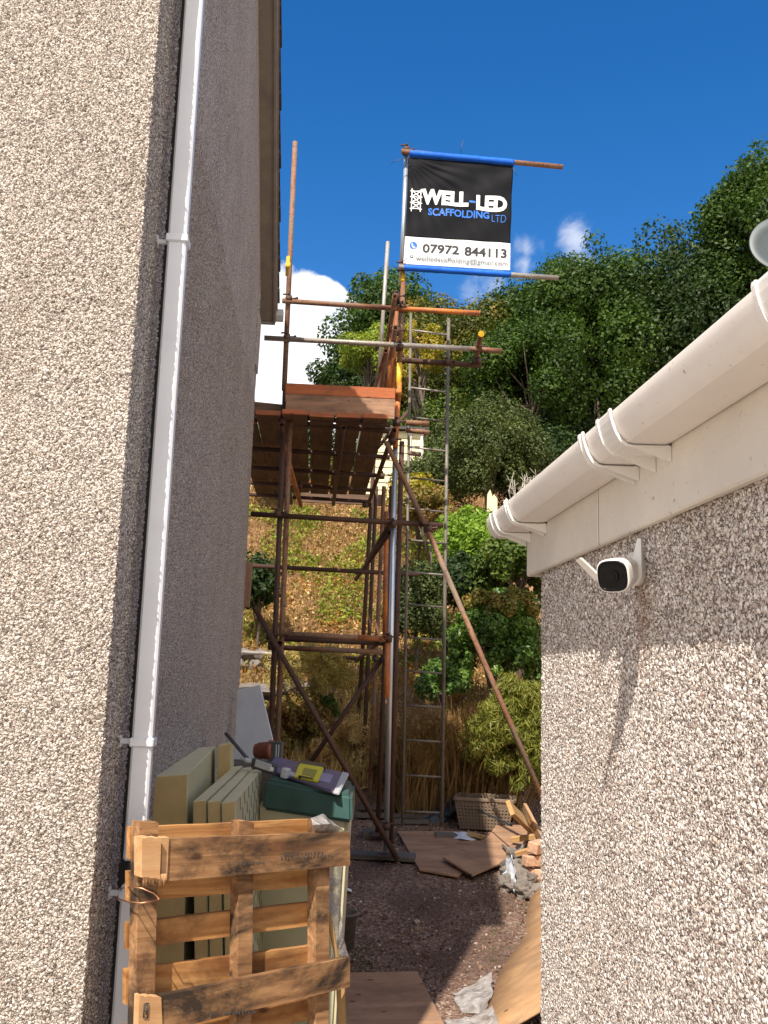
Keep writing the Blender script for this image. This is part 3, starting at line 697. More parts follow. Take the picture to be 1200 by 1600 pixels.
# ================================================================ SCAFFOLD
SY = 8.6
def build_scaffold():
    root = empty('scaffold_tower', (.15, SY, gz(0, SY)), 'rusty tube scaffold tower standing between the house and the garage', 'scaffold')
    def T(name, a, b, mat, r=.0242): return tube(name, aty(*a), aty(*b), mat, root, r)
    # ---- standards
    pL = T('standard', (461, 222, SY), (444, 610, SY), 'rust')
    T('standard', (446, 600, SY), (415, 1345, SY), 'brown')
    T('standard', (456, 600, SY + .05), (430, 1250, SY + .05), 'rust')
    T('collar', (451, 412, SY), (450.5, 420, SY), 'yellow', .029)
    T('standard', (635, 243, SY + .02), (627, 445, SY + .02), 'galvb')
    T('standard', (630, 436, SY), (624, 572, SY), 'rust')
    T('collar', (629.6, 434, SY), (629.3, 441, SY), 'yellow', .026)
    T('standard', (624.3, 568, SY), (622.6, 612, SY), 'yellow', .025)
    T('standard', (622.8, 610, SY), (617.5, 700, SY), 'rusto')
    T('collar', (623, 609, SY), (622.6, 617, SY), 'rusto', .03)
    T('standard', (618, 690, SY + .03), (603, 1332, SY + .03), 'galvb')
    T('standard', (628, 690, SY + .08), (610, 1318, SY + .08), 'brown')
    T('standard', (612, 760, SY + .9), (590, 1300, SY + .9), 'brown')
    T('standard', (604, 800, SY + .7), (601, 1010, SY + .7), 'rusto')
    T('standard', (606, 1000, SY - .02), (603.5, 1090, SY - .02), 'rusto', .0246)
    T('standard', (606, 378, 12.2), (592, 590, 12.2), 'galv', .027)
    T('standard', (592, 585, 12.2), (556, 1190, 12.2), 'brown', .027)
    T('standard', (600, 760, 10.6), (577, 1262, 10.6), 'rust')
    T('standard', (588, 760, 11.4), (566, 1225, 11.4), 'brown')
    T('standard', (615, 482, SY + .6), (607, 612, SY + .6), 'rusto')
    T('standard', (620, 480, SY + .75), (614, 612, SY + .75), 'rusto', .02)
    T('standard', (448, 655, 12.2), (420, 1130, 12.2), 'brown')
    # ---- rails and ledgers facing the camera
    T('guard_rail', (441, 470, SY - .05), (620, 482, SY - .05), 'rust'); T('guard_rail', (620, 482, SY - .05), (750, 489.5, SY - .05), 'rusto')
    T('guard_rail', (413, 528, SY - .05), (735, 545, SY - .05), 'galv'); T('guard_rail', (735, 545, SY - .05), (784, 548.5, SY - .05), 'rust')
    T('ledger', (628, 563, SY + .8), (752, 571, SY + .8), 'brown', .028)
    T('ledger', (392, 803, SY - .05), (692, 821, SY - .05), 'brown')
    T('ledger', (392, 884, 10.6), (655, 898, 10.6), 'brown')
    T('ledger', (440, 990, SY - .05), (603, 999, SY - .05), 'rust')
    T('ledger', (438, 1012, SY + .6), (598, 1019, SY + .6), 'rust'); T('ledger', (560, 996, SY - .055), (604, 998, SY - .055), 'rusto', .025)
    T('ledger', (440, 998, SY + .3), (600, 1005, SY + .3), 'brown')
    T('ledger', (378, 1019, 12.2), (505, 1026, 12.2), 'galv'); T('ledger', (500, 1027, 12.0), (566, 1029, 12.0), 'brown')
    T('ledger', (398, 646, SY - .05), (610, 664, SY - .05), 'brown')
    T('ledger', (398, 655, SY + .15), (608, 674, SY + .15), 'brown')
    # platform transoms
    for y in (9.55, 10.5, 11.4, 12.2):
        z = aty(500, 664, SY).z - .03
        tube('transom', (-.95, y, z), (.72, y, z - .03), 'brown', root)
    T('transom', (392, 750, 11.6), (490, 755, 11.6), 'rusto')
    z = aty(500, 664, SY).z - .08
    for x, m_ in ((-.36, 'brown'), (.66, 'brown'), (.2, 'brown')):
        tube('ledger', (x, SY - .25, z), (x, 12.4, z), m_, root)
    T('stub_tube', (634, 660, SY + .1), (670, 662, SY + .1), 'rust'); T('stub_tube', (634, 672, SY + .3), (671, 676, SY + .3), 'rust')
    T('stub_tube', (640, 708, SY + .8), (656, 710, SY + .8), 'rust')
    # ledgers running away from the camera
    for (a, b, m_) in (((617, 463, 8.3), (590, 640, 12.3), 'rust'), ((618, 512, 8.3), (590, 672, 12.3), 'rust'), ((752, 522, 8.05), (741, 572, 9.6), 'rust'),
                       ((600, 996, SY - .1), (556, 1033, 12.3), 'rust'), ((610, 818, SY - .1), (572, 880, 12.3), 'brown'), ((437, 1005, SY - .1), (430, 1036, 12.3), 'brown')):
        T('ledger', a, b, m_)
    T('end_cap', (752, 522, 8.046), (752, 522, 8.03), 'yellow', .0285)
    # ---- braces
    T('brace', (398, 950, SY - .1), (621, 1343, SY - .1), 'brown')
    T('brace', (600, 1025, SY + .95), (486, 1190, SY + .95), 'brown')
    T('brace', (603, 690, SY - .12), (672, 836, SY - .1), 'rust'); T('brace', (668, 828, SY - .15), (878, 1318, SY - .15), 'rust')
    T('brace', (609, 832, SY + .3), (556, 905, 11.9), 'brown')
    T('brace', (603, 548, SY + .5), (586, 606, 11), 'rust')
    T('brace', (590, 700, 12.1), (640, 640, 12.1), 'brown')
    T('brace', (442, 690, SY + .1), (470, 790, 10.5), 'rusto')
    # ---- couplers
    def coupler(px, py, y, ax=V((1, 0, .0))):
        p = aty(px, py, y); bm = bmesh.new()
        cyl_bm(.034, .055, 14, bm, zframe(p, p + V((0, 0, .01))) )
        cyl_bm(.034, .055, 14, bm, zframe(p + V((0, -.05, 0)), p + V((0, -.05, 0)) + ax * .01))
        box_bm(.05, .06, .05, .006, bm, Matrix.Translation(p + V((.0, -.02, 0))))
        for q in (V((.045, -.02, .018)), V((-.03, -.06, .04))):
            cyl_bm(.008, .06, 6, bm, zframe(p + q, p + q + V((.01, -.004, 0)))); cyl_bm(.014, .014, 6, bm, zframe(p + q + V((.03, -.01, 0)), p + q + V((.04, -.014, 0))))
        mw = recenter(bm); fin('coupler', bm, 'coupler', root, mw)
    for a in ((451, 470, SY), (448, 530, SY), (441, 660, SY), (434, 804, SY), (421, 995, SY), (627, 482, SY), (624, 545, SY), (618, 466, SY - .1), (618, 520, SY - .1), (619, 662, SY), (612, 690, SY),
              (613, 820, SY), (606, 998, SY), (606, 1012, SY + .3), (634, 238, SY), (627, 420, SY), (745, 545, SY), (745, 566, SY + .5), (603, 1290, SY), (668, 828, SY - .1), (424, 1010, SY), (516, 1028, 12.0), (559, 895, 11.9),
              (586, 1030, 10.6), (570, 790, 11.9), (596, 745, 10.5), (468, 760, 10.5), (697, 568, SY + .8), (628, 565, SY + .7), (601, 1030, SY + .9)):
        coupler(*a)
    # base plates
    for (px, py, y) in ((604, 1334, SY), (592, 1302, SY + .9)):
        p = aty(px, py, y); bm = box_bm(.15, .15, .008, mw=Matrix.Translation((p.x, p.y, p.z - .01))); fin('base_plate', bm, 'coupler', root)
    return root
tower = build_scaffold()

# boards of the platform
zt = aty(500, 664, SY).z
for k, (x, y0) in enumerate(((-.72, 8.75), (-.49, 8.42), (-.245, 8.35), (.0, 8.4), (.245, 8.37), (.49, 8.35))):
    y1 = y0 + 3.8
    o = plank('scaffold_board', (x, y0, zt + .045), (x + .01, y1, zt + .035), (1, 0, 0), .222, .038, 'board', seed=k)
    nms = ['hidden outermost behind the house corner', 'beside the house corner, left of the tall left pole', 'first to the right of the tall left pole', 'second to the right of the tall left pole', 'third right of the tall left pole, beside the last one', 'nearest the banner pole']
    tag(o, 'scaffold board of the platform, ' + nms[k], 'board', 'boards laid side by side on the scaffold platform')
    bm = box_bm(.228, .03, .042, .002); fin('end_band', bm, 'boardo', o, Matrix.Translation((x, y0 + .012, zt + .045)))
a, b = aty(446, 614, 8.47), aty(617, 622, 8.47)
o = plank('toe_board', a, b, (0, 0, 1), .17, .038, 'toe'); tag(o, 'orange edged toe board on edge across the platform front, upper of two', 'board')
bm = box_bm((b - a).length, .046, .1, .002); fin('painted_edge', bm, 'opaint', o, frame((a + b) / 2 + V((0, 0, .038)), b - a, (0, 0, 1)))
a, b = aty(446, 646, 8.46), aty(616, 654, 8.46)
o = plank('toe_board', a + V((0, 0, .06)), b + V((0, 0, .06)), (0, 0, 1), .14, .03, 'toe'); tag(o, 'bare toe board on edge across the platform front, lower of two', 'board')
o = plank('toe_board', aty(396, 642, 8.75), aty(440, 646, 8.75), (0, 0, 1), .17, .038, 'board'); tag(o, 'dark toe board between the house corner and the tall left pole', 'board')
o = plank('toe_board', aty(470, 776, 12.5), aty(600, 782, 12.5), (0, 0, 1), .15, .038, 'board'); tag(o, 'toe board on edge closing the far end of the platform', 'board')
# sole boards on the ground
p = gp(605, 1343); o = plank('sole_board', p + V((-.35, .05, .03)), p + V((.25, -.05, .03)), (0, 1, 0), .22, .04, 'greyt'); tag(o, 'grey timber sole board under the bright scaffold standard', 'board')
p = gp(582, 1308); o = plank('sole_board', p + V((-.1, 0, .035)), p + V((.12, 0, .035)), (0, 1, 0), .2, .07, 'greyt'); tag(o, 'short timber block under the rear scaffold standard', 'block')

def build_ladder():
    root = empty('ladder', aty(660, 1292, 9.3), 'tall slim grey steel ladder standing against the right side of the scaffold', 'ladder')
    lt, lb = aty(642, 490, 9.7), aty(629, 1290, 9.3); rt, rb = aty(701, 498, 9.7), aty(690, 1292, 9.3)
    tube('stile', lb, lt, 'ladder', root, .015); tube('stile', rb, rt, 'ladder', root, .018)
    for k in range(16):
        yl = 523 + 49.9 * k
        def on(a, b, y):                       # the point of a stile at the rung's height
            z0, z1 = 1291, 494; t = (z0 - y) / (z0 - z1); return a.lerp(b, t)
        if yl > 1280: break
        q0, q1 = on(lb, lt, yl), on(rb, rt, yl)
        tube('rung', q0, q1, 'galv' if k in (0, 2, 4, 8) else 'ladder', root, .01, 0)
build_ladder()
p = gp(693, 1312); o = plank('timber_block', p + V((-.08, 0, .03)), p + V((.13, 0, .03)), (0, 1, 0), .16, .06, 'greyt'); tag(o, 'short dark timber block under the right foot of the ladder', 'block')

# ---------------------------------------------------------------- banner
def build_banner():
    Yb = SY - .07
    root = empty('banner', aty(715, 420, Yb), 'black, white and blue advertising banner of a scaffolding firm stretched between two tubes', 'banner')
    TL, TR, BR, BL = aty(638, 246, Yb), aty(802, 259, Yb), aty(797, 425, Yb), aty(630, 415, Yb)
    n = V((0, -1, 0))
    def S_(u, v, lift=0):                      # u right, v down
        p = TL.lerp(TR, u).lerp(BL.lerp(BR, u), v)
        sag = -.012 * math.sin(math.pi * v) * (u - .5)
        w = 0
        e = (1 - v) * 1.0
        # creases running down from the top left corner
        ang = math.atan2(v, u + .02)
        w += .010 * math.sin(ang * 34) * max(0, 1 - math.hypot(u, v) * 1.3)
        w += .011 * math.sin((u * 1.0 - v * .75) * 21 + 1) * max(0, math.sin(math.pi * min(1, max(0, v * 1.15)))) * (.3 + .7 * u)
        w += .006 * math.sin((u * 2 + v * 3) * 6) * (1 - v)
        w *= min(1, v * 12, (1 - v) * 14)
        return p + V((sag, -w - lift, 0))
    def part(name, u0, u1, v0, v1, mat, nu=70, nv=60, lift=0):
        P = np.array([[tuple(S_(u0 + (u1 - u0) * i / nu, v0 + (v1 - v0) * j / nv, lift)) for j in range(nv + 1)] for i in range(nu + 1)])
        me = grid_mesh(name, P); o = put(name, me, mat, root); sol = o.modifiers.new('s', 'SOLIDIFY'); sol.thickness = .0015; return o
    part('black_panel', 0, 1, .0, .735, 'vinyl'); part('white_panel', 0, 1, .735, .985, 'vwhite')
    # sleeves round the tubes
    tube('tube', aty(627, 236.5, Yb + .0), aty(879, 261, Yb + .0), 'rust', root); tube('tube', aty(623, 417, Yb), aty(872, 434.5, Yb), 'galv', root)
    def sleeve(a, b, r):
        d = b - a; m_ = 44; P = []
        bm = bmesh.new(); pts = [a.lerp(b, k / m_) for k in range(m_ + 1)]
        q = pipe_bm(pts, [r * (1 + .13 * noise.noise(V((k * .35, r * 90, 0)))) for k in range(m_ + 1)], 16, bm); fin('sleeve', bm, 'blue', root)
    sleeve(aty(640, 240, Yb), aty(803, 254.5, Yb), .035); sleeve(aty(631, 418.5, Yb), aty(798, 429.5, Yb), .029)
    # lettering follows the cloth
    Wd = (TR - TL).length; H = (BL - TL).length
    def to_cloth(bm, lift=.004):
        bmesh.ops.triangulate(bm, faces=bm.faces)
        for _ in range(4):
            es = [e for e in bm.edges if e.calc_length() > .03]
            if not es: break
            bmesh.ops.subdivide_edges(bm, edges=es, cuts=1); bmesh.ops.triangulate(bm, faces=bm.faces)
        for v in bm.verts: v.co = S_(v.co.x / Wd, v.co.y / H, lift)
    def text(s, u0, u1, vtop, vbot, mat, bold=.0, name='lettering', lift=.005):
        cu = bpy.data.curves.new('t', 'FONT'); cu.body = s; cu.size = 1; cu.offset = bold; cu.resolution_u = 3; cu.fill_mode = 'FRONT'
        ob = bpy.data.objects.new('t', cu); COL.objects.link(ob); bpy.context.view_layer.update()
        me = bpy.data.meshes.new_from_object(ob.evaluated_get(bpy.context.evaluated_depsgraph_get())); bpy.data.objects.remove(ob)
        bm = bmesh.new(); bm.from_mesh(me)
        xs = [v.co.x for v in bm.verts]; ysv = [v.co.y for v in bm.verts]
        x0, x1, y0, y1 = min(xs), max(xs), min(ysv), max(ysv)
        for v in bm.verts:
            v.co = V(((u0 + (u1 - u0) * (v.co.x - x0) / (x1 - x0)) * Wd, (vbot + (vtop - vbot) * (v.co.y - y0) / (y1 - y0)) * H, 0))
        to_cloth(bm, lift); me2 = bpy.data.meshes.new(name); bm.to_mesh(me2); bm.free(); return put(name, me2, mat, root)
    def poly(pts, mat, name='emblem', lift=.004):
        bm = bmesh.new(); bm.faces.new([bm.verts.new((u * Wd, v * H, 0)) for u, v in pts]); to_cloth(bm, lift)
        me2 = bpy.data.meshes.new(name); bm.to_mesh(me2); bm.free(); return put(name, me2, mat, root)
    text('WELL', .135, .585, .285, .425, 'inkw', .055); text('LED', .66, .955, .305, .448, 'inkw', .055)
    poly([(.592, .365), (.652, .368), (.652, .388), (.592, .385)], 'inkb', 'hyphen')
    text('SCAFFOLDING', .205, .79, .455, .525, 'inkb', .03); text('LTD', .815, .95, .478, .545, 'inkb', -.012)
    text('07972', .17, .515, .79, .872, 'ink', .028); text('844113', .565, .965, .793, .877, 'ink', .028)
    text('wellledscaffolding@gmail.com', .11, .975, .9, .962, 'inkg', .016, lift=.008)
    # small scaffold-tower emblem
    def bar(a, b, w=.006):
        a, b = V(a), V(b); d = (b - a).normalized(); s = V((-d.y, d.x)) * w
        return [a + s, b + s, b - s, a - s]
    bm = bmesh.new()
    bars = [((.045, .29), (.045, .50)), ((.13, .29), (.13, .50))] + [((.03, y), (.145, y)) for y in (.31, .365, .42, .475)] + [((.045, .31), (.13, .365)), ((.13, .31), (.045, .365)), ((.045, .365), (.13, .42)), ((.13, .365), (.045, .42)), ((.045, .42), (.13, .475)), ((.13, .42), (.045, .475))]
    for k, (a_, b_) in enumerate(bars):
        bm.faces.new([bm.verts.new((p.x * Wd, p.y * H, 0)) for p in bar(a_, b_, .0045)])
    to_cloth(bm, .0045); me2 = bpy.data.meshes.new('emblem'); bm.to_mesh(me2); bm.free(); put('emblem', me2, 'inkw', root)
    # phone icon: disc with a handset, and a small ring
    circ = lambda cu, cv, r, n_=24: [(cu + r * math.cos(2 * math.pi * k / n_), cv + r * math.sin(2 * math.pi * k / n_) * Wd / H) for k in range(n_)]
    poly(circ(.083, .812, .036), 'inkb', 'phone_icon')
    poly([(.064, .8), (.07, .792), (.077, .803), (.073, .81), (.085, .826), (.093, .822), (.103, .83), (.096, .84), (.083, .838), (.068, .82)], 'inkw', 'phone_handset', .006)
    poly(circ(.073, .913, .016), 'ink', 'ring_icon'); poly(circ(.073, .913, .008), 'vwhite', 'ring_centre', .006)
    # cable ties
    for pts in ([aty(720, 240, Yb - .03), aty(721, 228, Yb - .04), aty(724, 219, Yb - .03)], [aty(636, 247, Yb - .02), aty(622, 250, Yb - .03), aty(611, 255, Yb - .02)], [aty(801, 262, Yb - .02), aty(808, 274, Yb - .02)], [aty(631, 408, Yb - .02), aty(637, 402, Yb - .02)]):
        bm = pipe_bm(pts, .003, 6); fin('cable_tie', bm, 'dgrey', root)
build_banner()

# ================================================================ PALLET
def build_pallet():
    th = R(40); e = V((math.cos(th), math.sin(th), 0)); nb = V((-math.sin(th), math.cos(th), 0)); up = V((.0, .0, 1))
    P0 = aty(232, 1340, 2.92)                      # on the front face of the stringers
    root = empty('pallet', P0 + V((.4, .35, -1.2)), 'weathered wooden pallet standing on end beside the white downpipe, its top left board broken', 'pallet')
    def fp(px, py, back=0): p = P0 + nb * back; return onpl(px, py, p, nb)
    def board(name, cs, back, t, mat):            # cs: four image corners of the face, in the plane `back` behind the front
        pts = [fp(x, y, back) for x, y in cs]
        u = (pts[1] - pts[0]).normalized()
        mw = frame(sum(pts, V()) / 4, u, up); inv = mw.inverted()
        loc = [inv @ p for p in pts]
        bm = bmesh.new(); 
        ring = []
        nseg = 8
        def row(a, b):
            return [a.lerp(b, k / nseg) for k in range(nseg + 1)]
        top, bot = row(loc[0], loc[1]), row(loc[3], loc[2])
        sd = random.random() * 30
        fr, bk = [], []
        for k in range(nseg + 1):
            j = lambda s: V((0, 0, .0035 * noise.noise(V((k * .7 + s, sd, 0)))))
            fr.append((bm.verts.new(top[k] + j(1)), bm.verts.new(bot[k] + j(2))))
            bk.append((bm.verts.new(top[k] + V((0, t, 0)) + j(1)), bm.verts.new(bot[k] + V((0, t, 0)) + j(2))))
        for k in range(nseg):
            bm.faces.new((fr[k][0], fr[k][1], fr[k + 1][1], fr[k + 1][0])); bm.faces.new((bk[k][0], bk[k + 1][0], bk[k + 1][1], bk[k][1]))
            bm.faces.new((fr[k][0], fr[k + 1][0], bk[k + 1][0], bk[k][0])); bm.faces.new((fr[k][1], bk[k][1], bk[k + 1][1], fr[k + 1][1]))
        for k in (0, nseg): bm.faces.new((fr[k][0], bk[k][0], bk[k][1], fr[k][1]))
        es = [ed for ed in bm.edges if ed.calc_face_angle(0) > .8]
        bmesh.ops.recalc_face_normals(bm, faces=bm.faces)
        bmesh.ops.bevel(bm, geom=es, offset=.0025, segments=1, affect='EDGES')
        return fin(name, bm, mat, root, mw)
    D = .045
    def along(px, wpx):                            # stringers: vertical posts
        return px
    # three upright stringers
    for (xt, xb, wt, yt, yb, m_) in ((218, 209, 30, 1284, 1760, 'palletw'), (374, 370, 23, 1283, 1720, 'palletw'), (494, 494, 21, 1282, 1690, 'palletw')):
        board('stringer', [(xt, yt), (xt + wt, yt + 1), (xb + wt - 2, yb), (xb, yb)], 0, D, m_)
    # front deck boards (towards the camera)
    b1 = board('front_board', [(262, 1311), (547, 1300), (547, 1352), (262, 1377)], -.024, .022, 'palletw')
    b2 = board('front_board', [(252, 1556), (547, 1495), (547, 1542), (252, 1612)], -.024, .022, 'palletw')
    # split stump of the broken board and the packer behind it
    board('broken_board_end', [(222, 1309), (252, 1310), (250, 1373), (222, 1371)], -.046, .044, 'palletend')
    board('broken_board_end', [(253, 1309), (264, 1309), (261, 1375), (252, 1373)], -.03, .028, 'palletend')
    board('broken_board_end', [(218, 1556), (252, 1558), (254, 1612), (216, 1612)], -.03, .028, 'palletend')
    # splinters
    bm = bmesh.new()
    for k in range(16):
        q = fp(224 + k * 2.3, 1371, -.04); l = .012 + .016 * random.random()
        pipe_bm([q + V((0, 0, .01)), q + V((.001, 0, -l))], [.0035, .0006], 5, bm)
    fin('splinters', bm, 'palletend', root)
    # back deck boards
    for cs, m_ in (([(203, 1292), (503, 1280), (503, 1306), (203, 1342)], 'pallet'), ([(201, 1362), (503, 1346), (503, 1383), (201, 1410)], 'pallet'),
               ([(199, 1442), (503, 1408), (503, 1444), (199, 1484)], 'pallet'), ([(197, 1515), (503, 1476), (503, 1540), (197, 1570)], 'pallet'), ([(196, 1602), (503, 1556), (503, 1590), (196, 1650)], 'pallet')):
        board('back_board', cs, D + .001, .02, m_)
    # nails
    bm = bmesh.new()
    for px, py in ((271, 1325), (280, 1342), (385, 1316), (433, 1314), (376, 1350), (388, 1348), (533, 1313), (533, 1338), (505, 1318), (262, 1590), (375, 1560), (384, 1575), (500, 1512), (512, 1530)):
        q = fp(px, py, -.0265); cyl_bm(.0035, .004, 8, bm, zframe(q, q + nb * .01))
    fin('nails', bm, 'dgrey', root)
    # rows of rough saw bites in the front boards, one mesh per row
    for y0, x0_, x1_ in ((1341, 440, 520), (1335, 446, 505), (1350, 372, 412), (1585, 330, 400)):
        bm = bmesh.new(); x = x0_
        while x < x1_:
            q = fp(x, y0 + random.uniform(-1, 1) - (x - x0_) * .06, -.0255); box_bm(.003, .002, .004 + random.random() * .005, bm=bm, mw=frame(q, e, up)); x += 3.4 + random.random() * 2.5
        fin('saw_marks', bm, 'dgrey', root)
    # stamped mark on the lower left block
    bm = bmesh.new()
    def st(a, b):
        pipe_bm([fp(*a, -.0325), fp(*b, -.0325)], .0016, 4, bm)
    for a, b in (((225, 1568), (232, 1568)), ((232, 1568), (231, 1590)), ((231, 1590), (224, 1590)), ((224, 1590), (225, 1568)), ((229, 1572), (229, 1586)), ((226, 1580), (229, 1580))): st(a, b)
    fin('stamp', bm, 'dgrey', root)
    # copper wire tie
    pts = [aty(178, 1402, 3.12), aty(200, 1409, 2.9), aty(222, 1411, 2.82), aty(250, 1406, 2.86), aty(240, 1396, 2.86), aty(222, 1388, 2.83), aty(204, 1385, 2.9), aty(186, 1389, 3.1)]
    bm = pipe_bm(pts, .0022, 6); o = fin('wire_tie', bm, 'copper'); tag(o, 'thin copper wire looped round the pallet and the downpipe clip', 'wire')
    return P0, e, nb, fp
random.seed(5)
PP, Pe, Pn, fp = build_pallet()

# polythene hanging at the right end of the pallet
def sheet(name, rows, mat, label, cat, amp=.012, n=14, seed=0, th=.0008, thick=True, parent=None):
    """rows: list of rows of points; subdivided by bilinear interpolation and crumpled"""
    Rr = [[V(p) for p in r] for r in rows]; nr, nc = len(Rr), len(Rr[0])
    out = []
    for i in range((nr - 1) * n + 1):
        a, fi = min(i // n, nr - 2), 0; fi = i / n - a; row = []
        for j in range((nc - 1) * n + 1):
            b = min(j // n, nc - 2); fj = j / n - b
            p = Rr[a][b].lerp(Rr[a][b + 1], fj).lerp(Rr[a + 1][b].lerp(Rr[a + 1][b + 1], fj), fi)
            p = p + noise.noise_vector(p * 9 + V((seed, 0, 0))) * amp + noise.noise_vector(p * 25 + V((seed, 3, 0))) * amp * .4
            row.append(tuple(p))
        out.append(row)
    o = put(name, grid_mesh(name, np.array(out)), mat, parent)
    if thick: m_ = o.modifiers.new('s', 'SOLIDIFY'); m_.thickness = th
    if label: tag(o, label, cat)
    return o
f2 = lambda x, y, b=.0: onpl(x, y, PP + Pn * b, Pn)
sheet('plastic_film', [[f2(484, 1277, .0), f2(505, 1272, .03), f2(530, 1290, .08)], [f2(487, 1288, -.03), f2(512, 1287, -.03), f2(540, 1299, .0)], [f2(490, 1300, -.01), f2(515, 1302, -.0), f2(538, 1306, .02)]], 'film', 'crumpled clear polythene caught on the top right corner of the pallet', 'plastic', .008, 10, 1)
sheet('plastic_film', [[f2(512, 1350, .03), f2(538, 1352, .05)], [f2(511, 1400, .03), f2(532, 1410, .05)], [f2(517, 1450, .03), f2(536, 1455, .05)], [f2(520, 1508, .03), f2(545, 1500, .05)]], 'film', 'long strip of clear polythene hanging down the right side of the pallet', 'plastic', .01, 12, 3)
o = plank('timber_lath', f2(531, 1500, .06), f2(536, 1640, .06), (1, 0, 0), .03, .012, 'timber', seed=2); tag(o, 'thin splintered lath upright at the bottom right of the pallet', 'lath')
o = plank('timber_lath', f2(497, 1355, .01), f2(528, 1500, .03), (1, 0, 0), .016, .01, 'timber', seed=3); tag(o, 'narrow broken lath slanting across the right stringer of the pallet', 'lath')

# ================================================================ FOAM BOARDS, TUB AND THINGS BEHIND THE PALLET
PADZ = -1.72
def foam(name, nl, nr, fr, yn, lean, bands, label, group, height=None, marks=False):
    """nl, nr: near top corners (image), fr: far top right corner; a slab standing on the path"""
    A, B = aty(*nl, yn), aty(*nr, yn); z = (A.z + B.z) / 2; 
    C = atz(*fr, z); ax = (C - B)
    root = empty(name, (B.x, B.y, PADZ), label, 'insulation board', group)
    off = V((lean, 0, PADZ - z))
    bm = bmesh.new(); a = [A, B, B + ax, A + ax]; lo = [p + off for p in a]
    vs = [bm.verts.new(p) for p in a + lo]
    for q, mi in (((0, 1, 2, 3), 1), ((0, 4, 5, 1), 2), ((1, 5, 6, 2), 0), ((2, 6, 7, 3), 2), ((3, 7, 4, 0), 0), ((4, 7, 6, 5), 0)): bm.faces.new([vs[k] for k in q]).material_index = mi
    bmesh.ops.bevel(bm, geom=list(bm.edges), offset=.004, segments=1, affect='EDGES')
    mw = recenter(bm); fin('board', bm, ['foam', 'foamend', 'foamb'], root, mw)
    if marks:
        bm = bmesh.new(); n = V((1, 0, 0))
        for i in range(11):
            for j in range(7):
                t = .12 + .8 * i / 11; h = .03 + .11 * j + .05 * (i % 2)
                p = B.lerp(B + ax, t) + off * (h / -off.z)
                a_ = p + V((.0022, 0, 0)); box_bm(.0016, .007, .05 + .02 * ((i * 3 + j) % 3), bm=bm, mw=Matrix.Translation(a_) @ Matrix.Rotation(-math.atan2(lean, -off.z) * 1., 4, 'Y'))
        fin('printed_dashes', bm, 'dgrey', root)
    return root
G_ = 'insulation boards stacked behind the pallet'
foam('foam_block', (232, 1214), (294, 1209), (338, 1166), 3.95, .05, 0, 'thick block of cream foam insulation, the largest and leftmost behind the pallet', G_)
foam('foam_board', (301, 1252), (322, 1249), (379, 1196), 3.9, .09, 0, 'thin foam insulation board next to the thick block, left of three', G_)
foam('foam_board', (324, 1252), (344, 1249.5), (394, 1198), 3.88, .09, 0, 'thin foam insulation board sandwiched in the middle of three', G_)
foam('foam_board', (345.5, 1254), (368, 1251), (409, 1201), 3.86, .1, 0, 'thin foam insulation board with rows of printed dashes, right of three', G_, marks=True)
foam('foam_board', (340, 1165), (361, 1161), (366, 1158), 5.1, .05, 0, 'short foam insulation offcut behind the thick block against the wall', G_)

def build_tub():
    A, B = aty(405, 1262, 5.0), aty(545, 1272, 4.6)
    root = empty('storage_tub', (B.x - .25, B.y + .2, PADZ), 'cream plastic storage tub with a dusty teal lid piled with packets', 'storage tub')
    z1 = -.655; bm = bmesh.new()
    pts = [V((-.24, 4.9, 0)), V((.2, 4.55, 0)), V((.245, 5.1, 0)), V((-.2, 5.35, 0))]
    c = sum(pts, V()) / 4
    lo = [bm.verts.new(c + (p - c) * .86 + V((0, 0, PADZ))) for p in pts]; hi = [bm.verts.new(p + V((0, 0, z1))) for p in pts]
    bm.faces.new(lo[::-1]); bm.faces.new(hi)
    for k in range(4): bm.faces.new((lo[k], lo[(k + 1) % 4], hi[(k + 1) % 4], hi[k]))
    bmesh.ops.bevel(bm, geom=list(bm.edges), offset=.02, segments=3, affect='EDGES'); fin('tub_body', bm, 'tubcream', root)
    zl = [aty(416, 1216, 4.9).z, aty(552, 1246, 4.5).z, aty(556, 1218, 5.1).z, aty(440, 1186, 5.35).z]
    P4 = [aty(414, 1217, 4.86), aty(550, 1243, 4.5), aty(554, 1222, 5.05), aty(445, 1192, 5.3)]
    bm = bmesh.new(); hi = [bm.verts.new(p) for p in P4]; c = sum(P4, V()) / 4
    lo = [bm.verts.new(c + (p - c) * 1.04 + V((0, 0, -.0)) + V((0, 0, z1 - .03 - (c + (p - c) * 1.0).z))) for p in P4]
    bm.faces.new(lo[::-1]); bm.faces.new(hi)
    for k in range(4): bm.faces.new((lo[k], lo[(k + 1) % 4], hi[(k + 1) % 4], hi[k]))
    bmesh.ops.bevel(bm, geom=list(bm.edges), offset=.018, segments=3, affect='EDGES'); fin('lid', bm, 'teal', root)
    return P4, c
P4, LC = build_tub()
def lidp(px, py, h=0):
    n = (P4[1] - P4[0]).cross(P4[3] - P4[0]).normalized(); 
    if n.z < 0: n = -n
    return onpl(px, py, P4[0] + n * h, n)
def slabpx(name, cs, th, mat, label, cat, h=0.002, parent=None, group=None):
    pts = [lidp(x, y, h) for x, y in cs]; n = (P4[1] - P4[0]).cross(P4[3] - P4[0]).normalized(); n = n if n.z > 0 else -n
    bm = bmesh.new(); prism(bm, pts, n * th); bmesh.ops.recalc_face_normals(bm, faces=bm.faces); bmesh.ops.bevel(bm, geom=list(bm.edges), offset=min(.004, th * .3), segments=2, affect='EDGES')
    mw = recenter(bm); o = fin(name, bm, mat, parent, mw)
    if label: tag(o, label, cat, group)
    return o
